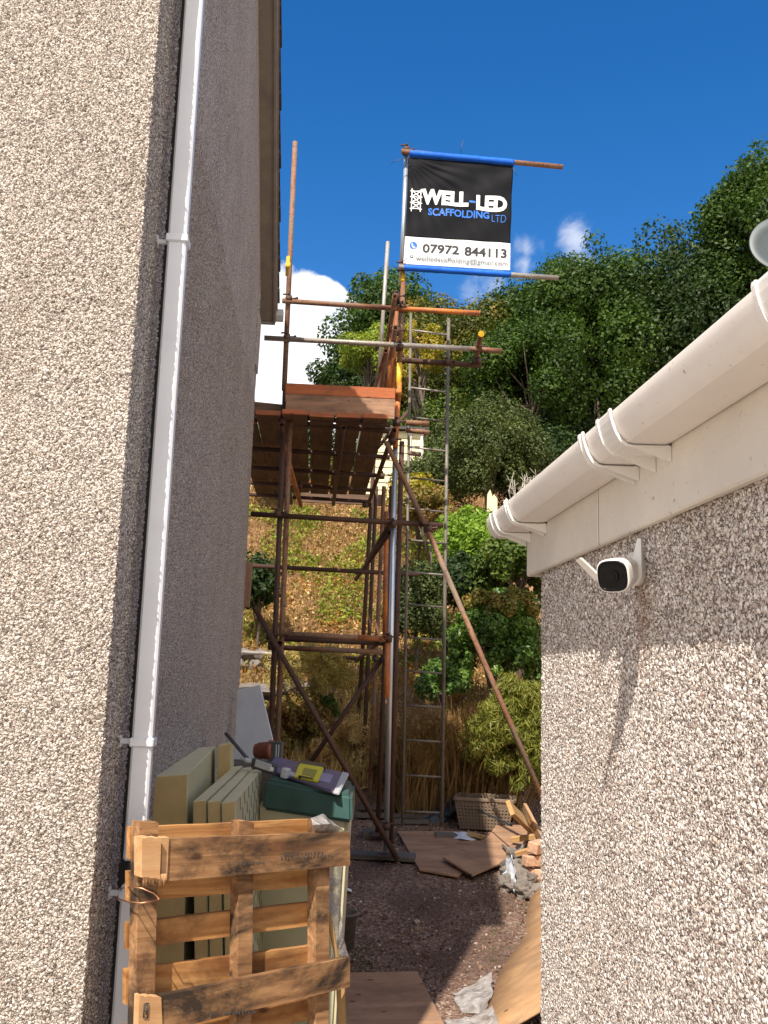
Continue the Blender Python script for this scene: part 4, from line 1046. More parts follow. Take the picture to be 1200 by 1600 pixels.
o = slabpx('packet', [(415, 1205), (528, 1243), (543, 1212), (430, 1185)], .012, 'purple', 'flat purple and white plastic packet lying across the teal lid', 'packet')
slabpx('white_end', [(520, 1241), (530, 1243.5), (545, 1212), (534, 1210)], .0145, 'lgrey', None, None, parent=o)
slabpx('print_panel', [(490, 1222), (516, 1229), (522, 1215), (500, 1210)], .0138, flat('lilac_print', (.3, .27, .42), .4), None, None, parent=o)
slabpx('print_panel', [(440, 1212), (486, 1226), (490, 1221), (448, 1207)], .0138, 'lgrey', None, None, parent=o)
o = slabpx('tile_trim_packet', [(460, 1216), (497, 1224), (507, 1200), (468, 1195)], .012, 'yelp', 'small packet with a bright yellow label on top of the purple packet', 'packet', .015)
slabpx('label_print', [(470, 1214), (492, 1219), (497, 1207), (474, 1203)], .0132, flat('olive_print', (.3, .28, .05), .4), None, None, .0155, o)
slabpx('label_line', [(465, 1217), (490, 1222), (491, 1220), (466, 1215)], .014, 'ink', None, None, .0155, o)
slabpx('backing', [(466, 1196), (508, 1203), (510, 1197), (470, 1190)], .012, flat('brown_card', (.12, .075, .04), .6), None, None, .0152, o)
def gun():
    a, b = lidp(384, 1189, .05) , lidp(450, 1212, .03)
    a = aty(382, 1187, 5.0); b = aty(452, 1210, 4.85)
    root = empty('foam_gun', b, 'silver and black foam applicator gun lying on the teal lid', 'tool')
    bm = lathe_bm([(.006, 0), (.012, .005), (.014, .03), (.009, .035), (.009, .05)], 14, mw=Matrix.Translation(a) @ (b - a).to_track_quat('Z', 'Y').to_matrix().to_4x4()); fin('nozzle', bm, 'lgrey', root)
    d = (b - a)
    bm = box_bm(d.length * .52, .035, .05, .006); fin('body', bm, 'dgrey', root, frame(a.lerp(b, .45), d, (0, 0, 1)))
    bm = box_bm(d.length * .36, .005, .036, .002); fin('silver_plate', bm, 'lgrey', root, frame(a.lerp(b, .43) + V((-.0, -.02, .004)), d, (0, 0, 1)))
    bm = box_bm(.02, .004, .02, .001); fin('label', bm, 'inkw', root, frame(a.lerp(b, .62) + V((-.0, -.024, .0)), d, (0, 0, 1)))
    bm = box_bm(.035, .04, .05, .005); fin('cap', bm, 'lgrey', root, frame(a.lerp(b, .92), d, (0, 0, 1)))
    bm = cyl_bm(.008, .05, 12, mw=zframe(a - d.normalized() * .02, a + d.normalized() * .03)); fin('barrel', bm, 'lgrey', root)
gun()
o = tube('black_pole', aty(353, 1146, 5.2), aty(392, 1192, 5.0), 'dgrey', None, .0095, .002); tag(o, 'short black pole slanting against the house wall above the foam boards', 'pole')
# grey sheet leaning on the house corner
p0_ = aty(371, 1078, 7.6); n_z = (aty(362, 1310, 7.0) - p0_).cross(aty(440, 1290, 6.75) - p0_).normalized()
pts = [onpl(x, y, p0_, n_z) for x, y in ((371, 1078), (406, 1070), (428, 1165), (448, 1290), (362, 1310), (366, 1180))]
bm = bmesh.new(); prism(bm, pts, (0.004, .012, 0)); bmesh.ops.triangulate(bm, faces=[f for f in bm.faces if len(f.verts) > 4])
o = fin('metal_sheet', bm, 'zinc'); tag(o, 'pale grey metal sheet leaning against the far corner of the house', 'sheet')
# pot and small box on the stack
def pot():
    p = aty(414, 1190, 5.6)
    root = empty('plant_pot', p, 'terracotta plant pot lying on its side beside a small black box', 'plant pot')
    d = V((1, -.25, .05)).normalized(); mw = Matrix.Translation(aty(398, 1173, 5.6)) @ d.to_track_quat('Z', 'Y').to_matrix().to_4x4()
    bm = lathe_bm([(.035, 0), (.038, .002), (.05, .085), (.058, .086), (.06, .11), (.053, .111), (.045, .02)], 26, mw=mw); fin('pot_body', bm, 'terra', root)
pot()
o = fin('small_box', box_bm(.075, .05, .13, .003), 'dgrey', None, Matrix.Translation(aty(431, 1177, 5.55)) @ Matrix.Rotation(R(-12), 4, 'Z')); tag(o, 'small black printed carton standing beside the terracotta pot', 'box')
fin('print_lines', box_bm(.006, .002, .1, bm=box_bm(.006, .002, .1, mw=Matrix.Translation((-.014, 0, 0)))), 'lgrey', o, WM[o.name] @ Matrix.Translation((.022, -.0265, 0)))
# support under pot and box: a dark crate behind the boards
c = aty(405, 1235, 5.7)
o = fin('crate', box_bm(.42, .4, abs(PADZ - aty(410, 1195, 5.6).z), .01), 'greyt', None, Matrix.Translation((c.x - .02, 5.72, (PADZ + aty(410, 1196, 5.6).z) / 2))); tag(o, 'grey timber crate behind the foam boards carrying the terracotta pot', 'crate')
# bits right of the pallet
def bucket():
    p = gp(532, 1480); root = empty('bucket', p, 'small grey bucket standing on the gravel just right of the pallet', 'bucket')
    bm = lathe_bm([(.08, 0), (.09, .002), (.11, .22), (.117, .222), (.117, .235), (.105, .235), (.085, .02)], 28, mw=Matrix.Translation(p)); fin('bucket_body', bm, 'greyt', root)
    a = [p + V((.11 * math.cos(t), .02, .23 + .06 * math.sin(t))) for t in np.linspace(math.pi, 0, 12)]
    fin('handle', pipe_bm(a, .003, 6), 'galv', root)
bucket()
p = gp(541, 1395); bm = box_bm(.09, .06, .012, .003, mw=Matrix.Translation(p + V((0.0, 0, .03))) @ Matrix.Rotation(R(20), 4, 'Y')); o = fin('paper_scrap', bm, 'vwhite'); tag(o, 'white scrap of card on the gravel right of the pallet', 'litter')
# ================================================================ THINGS ON THE GROUND
def groundslab(name, cs, th, mat, label, cat, lift=0, group=None, tilt=None):
    pts = [gp(x, y, lift) for x, y in cs]
    if tilt: pts = [p + V((0, 0, t)) for p, t in zip(pts, tilt)]
    bm = bmesh.new(); prism(bm, pts, (0, 0, th)); bmesh.ops.recalc_face_normals(bm, faces=bm.faces)
    bmesh.ops.bevel(bm, geom=list(bm.edges), offset=.002, segments=1, affect='EDGES')
    bmesh.ops.triangulate(bm, faces=[f for f in bm.faces if len(f.verts) > 4])
    o = fin(name, bm, mat, None, recenter(bm)); tag(o, label, cat, group); return o
groundslab('plywood_sheet', [(621, 1301), (655, 1361), (716, 1372), (760, 1330), (745, 1302)], .018, 'ply', 'brown plywood sheet lying on the gravel beneath the ladder', 'plywood', .02)
groundslab('plywood_sheet', [(692, 1342), (738, 1370), (790, 1348), (832, 1312), (828, 1292), (776, 1291), (760, 1312)], .018, 'ply', 'brown plywood sheet with one corner in sunlight, overlapping the sheet beneath the ladder', 'plywood', .06)
groundslab('plywood_sheet', [(455, 1640), (538, 1524), (652, 1522), (712, 1640)], .018, 'ply', 'flat brown board lying on the gravel at the bottom of the alley', 'plywood', .02)
# tan sheet leaning at the right
A, B = gp(848, 1352), gp(742, 1640)
up_ = V((1.3, -.15, .75))
ax = (B - A)
bm = bmesh.new(); n_ = 16; vs = []
pts_rows = [[A + ax * (i / n_) + up_ * (j / 6) + V((0, 0, .02 + .05 * math.sin(i * .6) * (1 - j / 6) * (i > 3))) for j in range(7)] for i in range(n_ + 1)]
P = np.array([[tuple(p + V((.03 * noise.noise(V((i * .5, j * .4, 7))), 0, 0))) for j, p in enumerate(r)] for i, r in enumerate(pts_rows)])
o = put('tan_sheet', grid_mesh('tan_sheet', P), 'osb'); m_ = o.modifiers.new('s', 'SOLIDIFY'); m_.thickness = .012
tag(o, 'long tan board propped at a slant beside the garage wall, half in sun', 'board')
random.seed(11)
sheet('plastic_film', [[gp(707, 1552, .02), gp(735, 1538, .04), gp(770, 1520, .08)], [gp(712, 1566, .02), gp(745, 1560, .05), gp(768, 1548, .1)], [gp(722, 1582, .01), gp(748, 1582, .03), gp(762, 1575, .08)]], 'film', 'grey crumpled polythene at the foot of the slanting tan board, in shade', 'plastic', .02, 14, 7)
sheet('plastic_film', [[gp(692, 1594, .02), gp(735, 1588, .05), gp(770, 1574, .1)], [gp(700, 1612, .02), gp(745, 1608, .06), gp(785, 1602, .1)], [gp(710, 1650, .02), gp(750, 1650, .06), gp(800, 1650, .14)]], 'film', 'white crumpled polythene in sunlight at the bottom edge beside the slanting tan board', 'plastic', .022, 14, 9)
def basket():
    p = gp(762, 1300); c = V((p.x, p.y + .15, p.z + .02))
    root = empty('basket', c, 'tan woven plastic storage basket full of scraps beyond the plywood', 'basket')
    w, d_, h = .30, .2, .3; mw = Matrix.Translation(c) @ Matrix.Rotation(R(-14), 4, 'Z')
    def ringp(z, s): return [V((sx * w * s, sy * d_ * s, z)) for sx, sy in ((-1, -1), (1, -1), (1, 1), (-1, 1))]
    bm = bmesh.new()
    # woven sides: strips crossing
    for a, b in ((0, 1), (1, 2), (2, 3), (3, 0)):
        lo, hi = ringp(0, .8), ringp(h, 1)
        for j in range(9):
            z = (j + .5) / 9; q0, q1 = lo[a].lerp(hi[a], z), lo[b].lerp(hi[b], z); box_bm((q1 - q0).length, .006, h / 9 * .55, bm=bm, mw=frame((q0 + q1) / 2, q1 - q0, (0, 0, 1)))
        for j in range(17):
            t = j / 16; q0, q1 = lo[a].lerp(lo[b], t), hi[a].lerp(hi[b], t); box_bm((q1 - q0).length, .012, .016, bm=bm, mw=frame((q0 + q1) / 2, q1 - q0, (hi[b] - hi[a])))
    fin('woven_sides', bm, 'basket', root, mw)
    bm = bmesh.new(); r1 = ringp(h, 1.03)
    for a, b in ((0, 1), (1, 2), (2, 3), (3, 0)): box_bm((r1[b] - r1[a]).length + .03, .03, .035, .006, bm, frame((r1[a] + r1[b]) / 2 , r1[b] - r1[a], (0, 0, 1)))
    fin('rim', bm, 'basket', root, mw)
    bm = bmesh.new(); prism(bm, ringp(.01, .79), (0, 0, .18)); fin('bottom', bm, 'dgrey', root, mw)
basket()
o = plank('timber_offcut', gp(797, 1262, .55), gp(835, 1300, .12), (0, 1, .6), .13, .04, 'timber'); tag(o, 'bright yellow timber offcut leaning against the rubble by the garage corner', 'timber')
o = plank('black_strip', gp(740, 1262, .2), gp(800, 1290, .35), (0, 1, 1), .02, .01, 'dgrey'); tag(o, 'thin black strip lying across the woven basket', 'strip')
for (a, b, w, l_) in (((560, 1262), (690, 1262), .1, 'uppermost grey plank of the pile beyond the scaffold feet'), ((556, 1274), (696, 1276), .09, 'middle grey plank of the pile beyond the scaffold feet'), ((610, 1283), (670, 1284), .06, 'short pale batten lying in front of the grey planks')):
    o = plank('grey_plank', gp(*a, .04), gp(*b, .04), (0, 1, 0), w, .04, 'greyt'); tag(o, l_, 'plank')
def blob(name, c, r, mat, label, cat, amp=.35, seed=0, sub=3, group=None, parent=None, fq=2.2):
    bm = bmesh.new(); bmesh.ops.create_icosphere(bm, subdivisions=sub, radius=1)
    for v in bm.verts:
        k = 1 + amp * noise.noise(v.co * fq + V((seed * 3.7, 0, seed))) + amp * .3 * noise.noise(v.co * fq * 3 + V((seed, 5, 0)))
        v.co = V((v.co.x * r[0] * k, v.co.y * r[1] * k, v.co.z * r[2] * k))
    o = fin(name, bm, mat, parent, Matrix.Translation(c))
    if label: tag(o, label, cat, group)
    return o
p = gp(722, 1288); blob('tarpaulin', p + V((-.05, .4, .08)), (.42, .3, .24), 'tarp', 'crumpled dark blue tarpaulin heaped left of the woven basket', 'tarpaulin', .5, 2, 4)
sheet('grey_sheet_scrap', [[gp(703, 1300, .05), gp(722, 1299, .08), gp(738, 1302, .06)], [gp(704, 1308, .03), gp(722, 1311, .06), gp(745, 1314, .03)]], 'zinc', 'pale blue grey plastic scrap on the plywood beside the ladder foot', 'plastic', .012, 10, 4, .003)
o = plank('timber_offcut', gp(733, 1303, .07), gp(755, 1308, .07), (0, 1, 0), .07, .03, 'timber'); tag(o, 'small pale timber offcut lying beside the blue grey plastic scrap', 'timber')
blob('paper_scrap', gp(648, 1287) + V((0, 0, .015)), (.05, .03, .012), 'vwhite', 'crumpled white scrap on the ground behind the ladder', 'litter', .5, 3, 2)
# bricks stacked by the garage corner
k = 0
for (px, py, dz, l_) in ((838, 1375, .0, 'pale brick at the bottom of the small stack by the garage corner'), (834, 1375, .11, 'pale brick in the middle of the small stack by the garage corner'), (841, 1375, .22, 'sunlit brick on top of the small stack by the garage corner')):
    p = gp(px, py) + V((0, 0, dz + .05)); bm = box_bm(.19, .1, .085, .008); bmesh.ops.subdivide_edges(bm, edges=bm.edges, cuts=3, use_grid_fill=True); rough_box(bm, .012, k, 0)
    o = fin('brick', bm, 'brick', None, Matrix.Translation(p) @ Matrix.Rotation(R(34 * k - 20), 4, 'Z') @ Matrix.Rotation(R(9 * k - 6), 4, 'X')); tag(o, l_, 'brick', 'bricks stacked by the garage corner'); k += 1
rock = [(800, 1375, .12, 'grey angular stone leaning at the left of the rubble'), (815, 1385, .1, 'rough stone in the middle of the rubble below the bricks'), (795, 1392, .08, 'small flat stone at the front left of the rubble'), (822, 1402, .1, 'stone at the front of the rubble beside the tan board'), (808, 1352, .12, 'large stone at the back of the rubble'), (835, 1330, .1, 'sunlit jagged stone behind the brick stack'), (828, 1352, .08, 'round reddish stone left of the brick stack')]
for k, (px, py, r, l_) in enumerate(rock):
    blob('stone', gp(px, py) + V((0, 0, r * .5)), (r, r * .8, r * .8), 'stone', l_, 'stone', .8, k + 1, 4, 'rubble stones by the garage corner', fq=1.3)
sheet('plastic_film', [[gp(788, 1345, .15), gp(800, 1336, .3)], [gp(785, 1372, .04), gp(806, 1378, .1)], [gp(800, 1395, .02), gp(815, 1398, .03)]], 'zinc', 'torn grey plastic sheet draped over the rubble by the garage corner', 'plastic', .03, 10, 5, .002)
for (a, b, w, t, m_, up, l_) in (((820, 1262, .35), (850, 1318, .2), .09, .03, 'osb', (0, 1, .5), 'broad pale offcut tilted on the rubble right of the yellow timber offcut'),
        ((800, 1312, .12), (846, 1306, .2), .05, .045, 'timber', (0, 1, 0), 'short square batten lying across the rubble in sunlight'),
        ((806, 1335, .12), (848, 1322, .24), .04, .04, 'palletend', (0, 1, 0), 'splintered stick poking over the top of the rubble'),
        ((786, 1322, .1), (812, 1348, .14), .035, .02, 'greyt', (0, 1, 0), 'narrow grey lath at the left edge of the rubble'),
        ((775, 1352, .03), (800, 1358, .05), .05, .03, 'greyt', (0, 1, 0), 'small grey wood block at the foot of the rubble')):
    o = plank('timber_offcut', gp(*a), gp(*b), up, w, t, m_); tag(o, l_, 'timber')
rr = random.Random(8)
# loose gravel in the alley: nobody could count it
def gravel():
    rng = np.random.default_rng(3); bm0 = bmesh.new(); bmesh.ops.create_icosphere(bm0, subdivisions=1, radius=1)
    v0 = np.array([v.co for v in bm0.verts]); f0 = np.array([[v.index for v in f.verts] for f in bm0.faces]); n = 7500
    xs = rng.uniform(-.6, 2.1, n); ys = 4.6 + 6.2 * rng.random(n) ** 1.5; s = rng.uniform(.004, .012, n) * (1 + (rng.random(n) > .97) * 1.3)
    Vv = np.empty((n, len(v0), 3))
    for k in range(n):
        sc = rng.uniform(.6, 1.3, 3) * s[k]; Vv[k] = v0 * sc * rng.uniform(.8, 1.2, (len(v0), 1)) + (xs[k], ys[k], gz(xs[k], ys[k]) + .004)
    me = bpy.data.meshes.new('gravel'); F = (f0[None] + (np.arange(n) * len(v0))[:, None, None]).reshape(-1, 3)
    me.from_pydata(Vv.reshape(-1, 3).tolist(), [], F.tolist())
    m = M('gravel_stones', .9, 0, .2); g = N(m.t, 'ShaderNodeNewGeometry'); m.color(m.ramp(g.outputs['Random Per Island'], [(0, (.08, .043, .03)), (.5, (.19, .11, .08)), (.9, (.32, .22, .16)), (1, (.5, .43, .36))]))
    o = put('gravel', me, [m.m]); tag(o, 'reddish brown gravel scattered over the alley floor', 'gravel', kind='stuff')
gravel()
# ================================================================ VEGETATION
def blades(name, n, xr, yr, h, w, mat, label, cat, seed, lean=.35, kind='stuff', zoff=0, dens=None, curve=True):
    rng = np.random.default_rng(seed); Q = []
    xs = rng.uniform(*xr, n * 3); ys = rng.uniform(*yr, n * 3); c = 0
    for x, y in zip(xs, ys):
        if dens and rng.random() > dens(x, y): continue
        z = gz(x, y) + zoff; hh = h * rng.uniform(.5, 1.2); a = rng.uniform(0, 6.28); d = np.array([math.cos(a), math.sin(a), 0]); s = np.array([-d[1], d[0], 0]) * w * rng.uniform(.6, 1.3)
        l = lean * hh * rng.random(); p0 = np.array([x, y, z - .02]); p1 = p0 + d * l * .35 + [0, 0, hh * .6]; p2 = p0 + d * l + [0, 0, hh * (1 - .3 * rng.random())]
        Q.append([p0 - s, p0 + s, p1 + s * .8, p1 - s * .8]); Q.append([p1 - s * .8, p1 + s * .8, p2 + s * .15, p2 - s * .15]); c += 1
        if c >= n: break
    o = put(name, quads_mesh(name, np.array(Q)), mat); return tag(o, label, cat, kind=kind)
# bank cover
nzf = lambda x, y, s=.7, o=0: noise.noise(V((x * s + o, y * s, o)))
blades('bank_grass', 26000, (-2.5, 3.5), (11.0, 20.5), .2, .006, 'strawd', 'dry straw coloured grass covering the bank behind the scaffold', 'grass', 1, .9)
def cover(name, n, xr, yr, size, mat, label, seed, thr, o, lift=.1, s=.8):
    rng = np.random.default_rng(seed); C = []
    while len(C) < n:
        x, y = rng.uniform(*xr), rng.uniform(*yr)
        if nzf(x, y, s, o) > thr: C.append((x, y, gz(x, y) + lift * rng.random()))
    C = np.array(C); Q = leaves(rng, C, np.full(len(C), .05), n, size); ob = put(name, quads_mesh(name, Q), mat); tag(ob, label, 'ground cover', kind='stuff')
cover('ground_cover', 11000, (-2.4, 2.2), (13.8, 20.5), .075, 'bankgreen', 'yellow green creeping plants in patches over the bank', 5, .02, 3, .14, 1.1)
cover('dry_leaves', 12000, (-2.4, 2.6), (11.2, 20.5), .055, 'straw2', 'pale dead stems and leaves littering the bank', 6, -.1, 9, .07)
cover('low_growth', 22000, (-2.6, 3.2), (11.6, 21.5), .06, 'mixed', 'tangled low brown and olive growth all over the bank', 15, -1, 2, .16)
cover('orange_undergrowth', 6000, (-2.2, 2.2), (11.4, 16.5), .05, 'orangeleaf', 'orange autumn leaves in the undergrowth at the foot of the bank', 7, .12, 14, .13, 1.3)
# tall dry grass clump behind the ladder, bank foot tufts
blades('dry_grass', 4600, (1.0, 2.35), (10.5, 11.3), 1.0, .007, 'strawd', 'tall dry grass standing in a row behind the ladder', 'grass', 8, 1.0)
blades('dry_grass', 2600, (-1.0, .75), (11.2, 12.5), .34, .006, 'straw2', 'pale dry grass at the foot of the bank left of the ladder', 'grass', 9, .6)
blades('weeds', 1300, (.0, .5), (5.2, 7.0), .05, .006, 'weed', 'thin green weeds in the gravel right of the pallet', 'weeds', 11, .8)
blades('weeds', 400, (1.3, 1.9), (6.0, 7.8), .05, .006, 'weed', 'thin green weeds along the foot of the slanting tan board', 'weeds', 12, .8)
# stones of the low terrace wall at the left
def terrace():
    p = aty(392, 1000, 13.3); root = empty('terrace_wall', (p.x, p.y, gz(p.x, p.y)), 'low dry stone wall on the bank just past the house corner', 'wall')
    rr = random.Random(2)
    for r_ in range(3):
        x = -1.6
        while x < -.15:
            w = rr.uniform(.14, .26); blob('wall_stone', V((x + w / 2, 13.3 + rr.uniform(-.03, .03), -.12 + r_ * .15)), (w * .55, .13, .085), 'stone', None, None, .5, rr.random() * 40, 2, None, root, 1.5); x += w
terrace()
def rocks():
    for k, (px, py, y, r, l_) in enumerate(((415, 1085, 12.3, (.45, .3, .12), 'flat grey boulder on the bank left of the scaffold brace'), (455, 1075, 12.5, (.3, .2, .09), 'smaller flat boulder on the bank right of the grey one'))):
        blob('boulder', aty(px, py, y), r, 'stone', l_, 'boulder', .5, k + 4, 3)
rocks()
def at_base(px, y): 
    p = aty(px, 900, y); return (p.x, p.y, gz(p.x, p.y))
def ell(px, py, y, rx, rz, ry=None):                # image ellipse to world ellipsoid
    c = aty(px, py, y); k = y / F_PX; return tuple(c), (rx * k, (ry if ry else rx * k * .8), rz * k)
def TREE(name, label, cat, px, py, y, rx, rz, nc, cr, nl, size, mat, **kw):
    c, r = ell(px, py, y, rx, rz, kw.pop('ry', None)); bx = kw.pop('bx', px)
    return leafy(name, label, cat, at_base(bx, y), c, r, nc, cr, nl, size, mat, **kw)
GT = 'trees on the hill behind the scaffold'; GB = 'shrubs on the bank between the ladder and the garage'
TREE('tree', 'dark green tree rising behind the left end of the banner tubes above the white cloud', 'tree', 598, 560, 26, 84, 128, 90, .75, 24000, .15, 'oak', group=GT, seed=2, ry=1.8)
TREE('tree', 'low dark tree whose branch tips reach left over the white cloud', 'tree', 545, 610, 25, 62, 62, 40, .5, 9000, .14, 'darkleaf', group=GT, seed=3, ry=1.2)
TREE('tree', 'olive green tree with yellowing leaves directly behind the ladder top', 'tree', 700, 590, 24, 108, 115, 90, .65, 22000, .13, 'olive', group=GT, seed=4, ry=1.8)
TREE('tree', 'round topped dark tree below the lower tube of the banner', 'tree', 790, 590, 25, 95, 130, 90, .7, 20000, .14, 'oak', group=GT, seed=5, ry=1.8)
TREE('tree', 'broad oak with a jagged top between the banner and the satellite dish', 'tree', 930, 575, 22, 135, 198, 190, .75, 42000, .13, 'oak', group=GT, seed=6, ry=2.2)
TREE('tree', 'dark oak merging into the jagged one, right above the gutter', 'tree', 1065, 545, 21, 110, 175, 150, .7, 30000, .13, 'darkleaf', group=GT, seed=7, ry=2)
TREE('tree', 'tallest tree, cut by the right edge of the photo above the dish', 'tree', 1225, 430, 19, 112, 235, 130, .6, 36000, .12, 'oak', group=GT, seed=8, ry=1.6, extra=[('low_branches', *ell(1165, 400, 19.5, 68, 120, 1.2), 60, .5, 14000, .12, 'oak')])
TREE('tree', 'mid green tree in front of the oaks, left of the gutter', 'tree', 830, 600, 20, 95, 85, 80, .5, 22000, .11, 'oak', group=GT, seed=9, ry=1.3)
TREE('shrub', 'yellow leaved shrub seen between the rungs at the ladder top', 'shrub', 655, 560, 21, 42, 62, 30, .28, 4500, .1, 'yellowleaf', group=GT, seed=10, ry=.6)
TREE('shrub', 'yellow green shrub behind the scaffold guard rails', 'shrub', 575, 560, 22.5, 40, 50, 30, .3, 4500, .1, 'bankgreen', group=GT, seed=11, ry=.6)
TREE('shrub', 'large rounded dark shrub to the right of the ladder above the lime bush', 'shrub', 760, 725, 17.5, 92, 92, 150, .3, 46000, .055, 'darkshrub', group=GB, seed=12, ry=1.0)
TREE('shrub', 'smaller rounded shrub below the cream shed', 'shrub', 655, 762, 18, 45, 32, 40, .22, 9000, .06, 'darkshrub', group=GB, seed=13, ry=.5)
TREE('shrub', 'red and yellow autumn shrub behind the ladder', 'shrub', 668, 800, 16.5, 40, 34, 30, .2, 6000, .06, 'mixed', group=GB, seed=14, ry=.4)
TREE('shrub', 'yellow autumn shrub just above the red one behind the ladder', 'shrub', 650, 768, 17, 38, 18, 20, .18, 2500, .07, 'yellowleaf', group=GB, seed=15, ry=.4)
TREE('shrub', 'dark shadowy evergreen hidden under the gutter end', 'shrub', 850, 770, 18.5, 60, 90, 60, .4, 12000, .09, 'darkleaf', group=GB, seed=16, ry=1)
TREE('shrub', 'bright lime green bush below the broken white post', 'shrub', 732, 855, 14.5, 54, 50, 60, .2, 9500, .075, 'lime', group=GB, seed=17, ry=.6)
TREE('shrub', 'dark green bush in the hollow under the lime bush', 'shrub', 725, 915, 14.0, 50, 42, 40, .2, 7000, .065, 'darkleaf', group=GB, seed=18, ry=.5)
TREE('shrub', 'loose leafed green bush directly below the gutter end', 'shrub', 810, 900, 13.2, 62, 62, 70, .2, 13000, .065, 'bushgreen', group=GB, seed=19, ry=.7)
TREE('shrub', 'dark bush immediately left of the ladder at mid height', 'shrub', 650, 950, 13.6, 44, 66, 60, .2, 14000, .05, 'darkshrub', group=GB, seed=20, ry=.5)
TREE('shrub', 'big glossy laurel with yellowing top against the garage corner', 'shrub', 775, 1010, 11.8, 78, 80, 150, .14, 30000, .052, 'laurel', group=GB, seed=21, ry=.7, extra=[('yellowing_leaves', *ell(780, 950, 11.6, 66, 22, .4), 40, .1, 6000, .05, 'laurely')])
TREE('shrub', 'lower spreading part of glossy leaved bush left of the big laurel', 'shrub', 690, 1060, 11.8, 42, 28, 40, .12, 7500, .05, 'laurel', group=GB, seed=22, ry=.5)
TREE('shrub', 'small shrub in shade between the house corner and the left standard', 'shrub', 404, 915, 14.5, 24, 45, 26, .2, 3500, .07, 'darkleaf', group=GB, seed=23, ry=.4)
TREE('shrub', 'small yellow green shrub glimpsed under the platform beside the house', 'shrub', 404, 705, 19, 22, 45, 22, .25, 2500, .08, 'bankgreen', seed=24, ry=.4)
TREE('shrub', 'rough green shrub on the upper bank behind the platform', 'shrub', 500, 745, 20, 110, 28, 60, .22, 9000, .08, 'olive', seed=25, ry=.5)
TREE('shrub', 'little leafy green shrub at the crossing of the two diagonal braces', 'shrub', 500, 1105, 12.0, 24, 18, 20, .08, 1800, .05, 'bushgreen', seed=26, ry=.2, trunk=False)
TREE('bamboo', 'yellow green bamboo clump against the garage corner below the laurel', 'bamboo', 815, 1165, 10.3, 72, 100, 260, .11, 34000, .09, 'bamboo', seed=27, ry=.45, droop=1.8, aspect=.13)
TREE('shrub', 'orange brown undergrowth mound below the grey boulders', 'shrub', 455, 1135, 11.6, 52, 42, 60, .12, 10000, .045, 'mixed', seed=28, ry=.35, trunk=False)
TREE('shrub', 'straw coloured mound of dry stems under the crossing braces', 'shrub', 535, 1165, 11.5, 48, 45, 50, .12, 8000, .05, 'straw2', seed=29, ry=.35, trunk=False, aspect=.2)
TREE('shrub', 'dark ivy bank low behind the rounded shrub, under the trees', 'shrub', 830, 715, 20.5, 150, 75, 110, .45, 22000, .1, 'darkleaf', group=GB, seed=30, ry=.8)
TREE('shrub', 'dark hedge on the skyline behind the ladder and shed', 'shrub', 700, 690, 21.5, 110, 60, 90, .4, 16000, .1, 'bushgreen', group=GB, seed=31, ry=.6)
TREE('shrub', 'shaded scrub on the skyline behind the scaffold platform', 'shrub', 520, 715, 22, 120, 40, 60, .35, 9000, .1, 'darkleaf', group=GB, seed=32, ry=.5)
TREE('shrub', 'brushy dry brown green bush halfway up the bank behind the level tubes', 'shrub', 485, 1052, 11.6, 74, 44, 90, .12, 13000, .05, 'brush', seed=33, ry=.4, trunk=False, aspect=.18)
TREE('shrub', 'brown tangle of dead stems in shade directly behind the lower ladder rungs', 'shrub', 672, 1180, 11.0, 72, 66, 90, .13, 16000, .06, 'strawd', seed=34, ry=.4, trunk=False, aspect=.16)
TREE('tree', 'shadowed tree filling the gaps deep behind the jagged oak', 'tree', 965, 610, 24.5, 150, 120, 170, .8, 24000, .18, 'darkleaf', group=GT, seed=35, ry=.9)
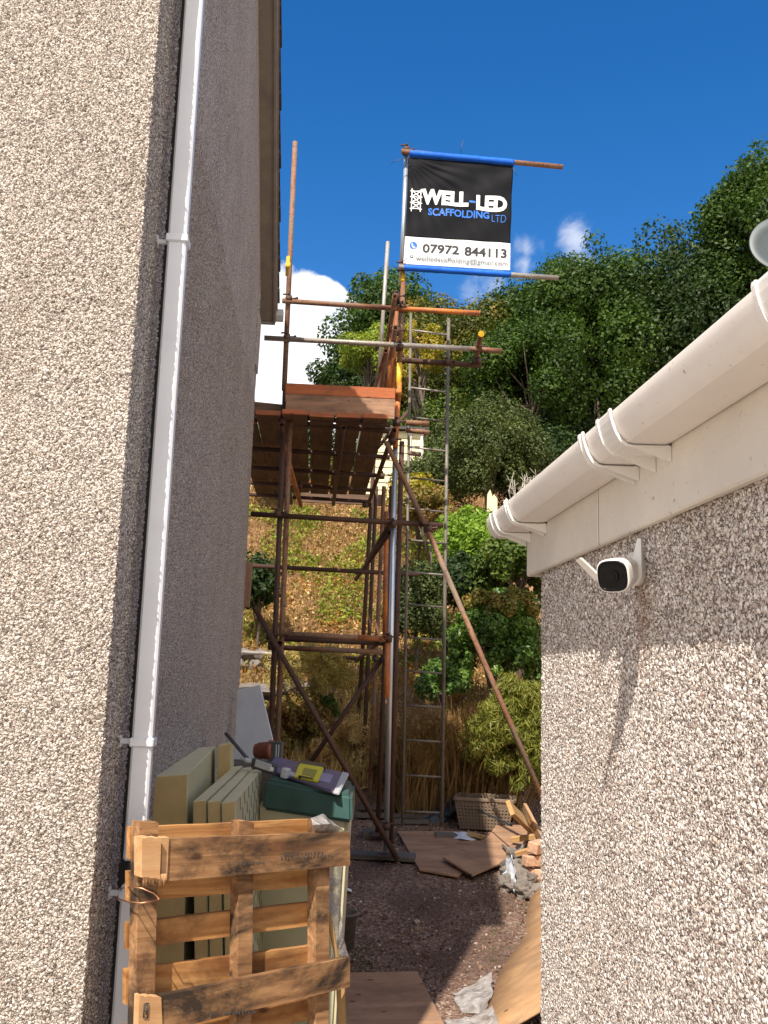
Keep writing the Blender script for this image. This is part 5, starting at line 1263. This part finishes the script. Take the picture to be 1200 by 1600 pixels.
# cream shed on the hill
def shed():
    a, b = aty(560, 738, 19.5), aty(661, 738, 19.5); zt_ = aty(610, 672, 19.5).z
    g = gz(a.x, 20); root = empty('shed', ((a.x + b.x) / 2, 19.5, g), 'cream weatherboarded shed between the platform and the rounded shrub', 'shed')
    bm = bmesh.new(); n = 10; h = (zt_ - g + .3) / n
    for k in range(n):
        z0 = g - .3 + k * h; prism(bm, [(a.x, 19.5, z0), (a.x, 19.478, z0), (a.x, 19.495, z0 + h - .008), (a.x, 19.52, z0 + h - .008)], (b.x - a.x, 0, 0))
    prism(bm, [(a.x, 19.53, g - .3), (b.x, 19.53, g - .3), (b.x, 19.53, zt_), (a.x, 19.53, zt_)], (0, 1.6, 0)); fin('wall', bm, 'shed', root)
    for dx in (-.05, -.28): fin('corner_trim', box_bm(.05 if dx == -.05 else .02, .04, zt_ - g, .003, mw=Matrix.Translation((b.x + dx, 19.46, (zt_ + g) / 2))), 'white', root)
    bm = bmesh.new(); prism(bm, [(a.x - .1, 19.35, zt_), (a.x - .1, 21.3, zt_ + .25), (a.x - .1, 21.3, zt_ + .3), (a.x - .1, 19.35, zt_ + .06)], (b.x - a.x + .2, 0, 0)); fin('roof', bm, 'slate', root)
shed()
# broken white post, bare branches, timber post by the house
pts = [aty(x, y, 15.3) for x, y in ((760, 835), (762, 772), (766, 765), (770, 778), (777, 779), (777, 835))]
bm = bmesh.new(); prism(bm, pts, (0, .05, 0)); bmesh.ops.triangulate(bm, faces=[f for f in bm.faces if len(f.verts) > 4]); prism(bm, [aty(x, y, 15.3) for x, y in ((762, 835), (774, 835), (772, 900), (760, 900))], (0, .05, 0))
o = fin('broken_post', bm, 'shed'); tag(o, 'broken cream post with a jagged top beside the gutter end', 'post')
def dead():
    p = aty(815, 800, 13.5); root = empty('dead_shrub', (p.x, p.y, gz(p.x, p.y)), 'pale bare branches poking up behind the gutter end', 'dead shrub'); rr = random.Random(6); bm = bmesh.new()
    for k in range(26):
        a = aty(rr.uniform(800, 835), 800, 13.5); q = aty(rr.uniform(795, 850), rr.uniform(738, 775), 13.4); m_ = a.lerp(q, .5) + V((rr.uniform(-.08, .08), 0, .02)); pipe_bm([a, m_, q], [.012, .009, .003], 6, bm)
        for _ in range(3):
            s = m_.lerp(q, rr.random()); pipe_bm([s, s + V((rr.uniform(-.1, .1), 0, rr.uniform(-.02, .12)))], [.006, .002], 5, bm)
    pipe_bm([V((p.x, p.y, gz(p.x, p.y) - .1)), aty(815, 800, 13.5)], [.05, .03], 8, bm); fin('branches', bm, 'deadwood', root)
dead()
a = aty(389, 880, 8.55); b = aty(384, 950, 8.55)
o = plank('timber_post', (a.x, 8.5, a.z), (b.x, 8.5, b.z), (1, 0, 0), .075, .07, 'toe'); tag(o, 'short weathered timber post fixed at the far corner of the house', 'post')
print('objects', len(bpy.data.objects), 'polys', sum(len(m.polygons) for m in bpy.data.meshes))
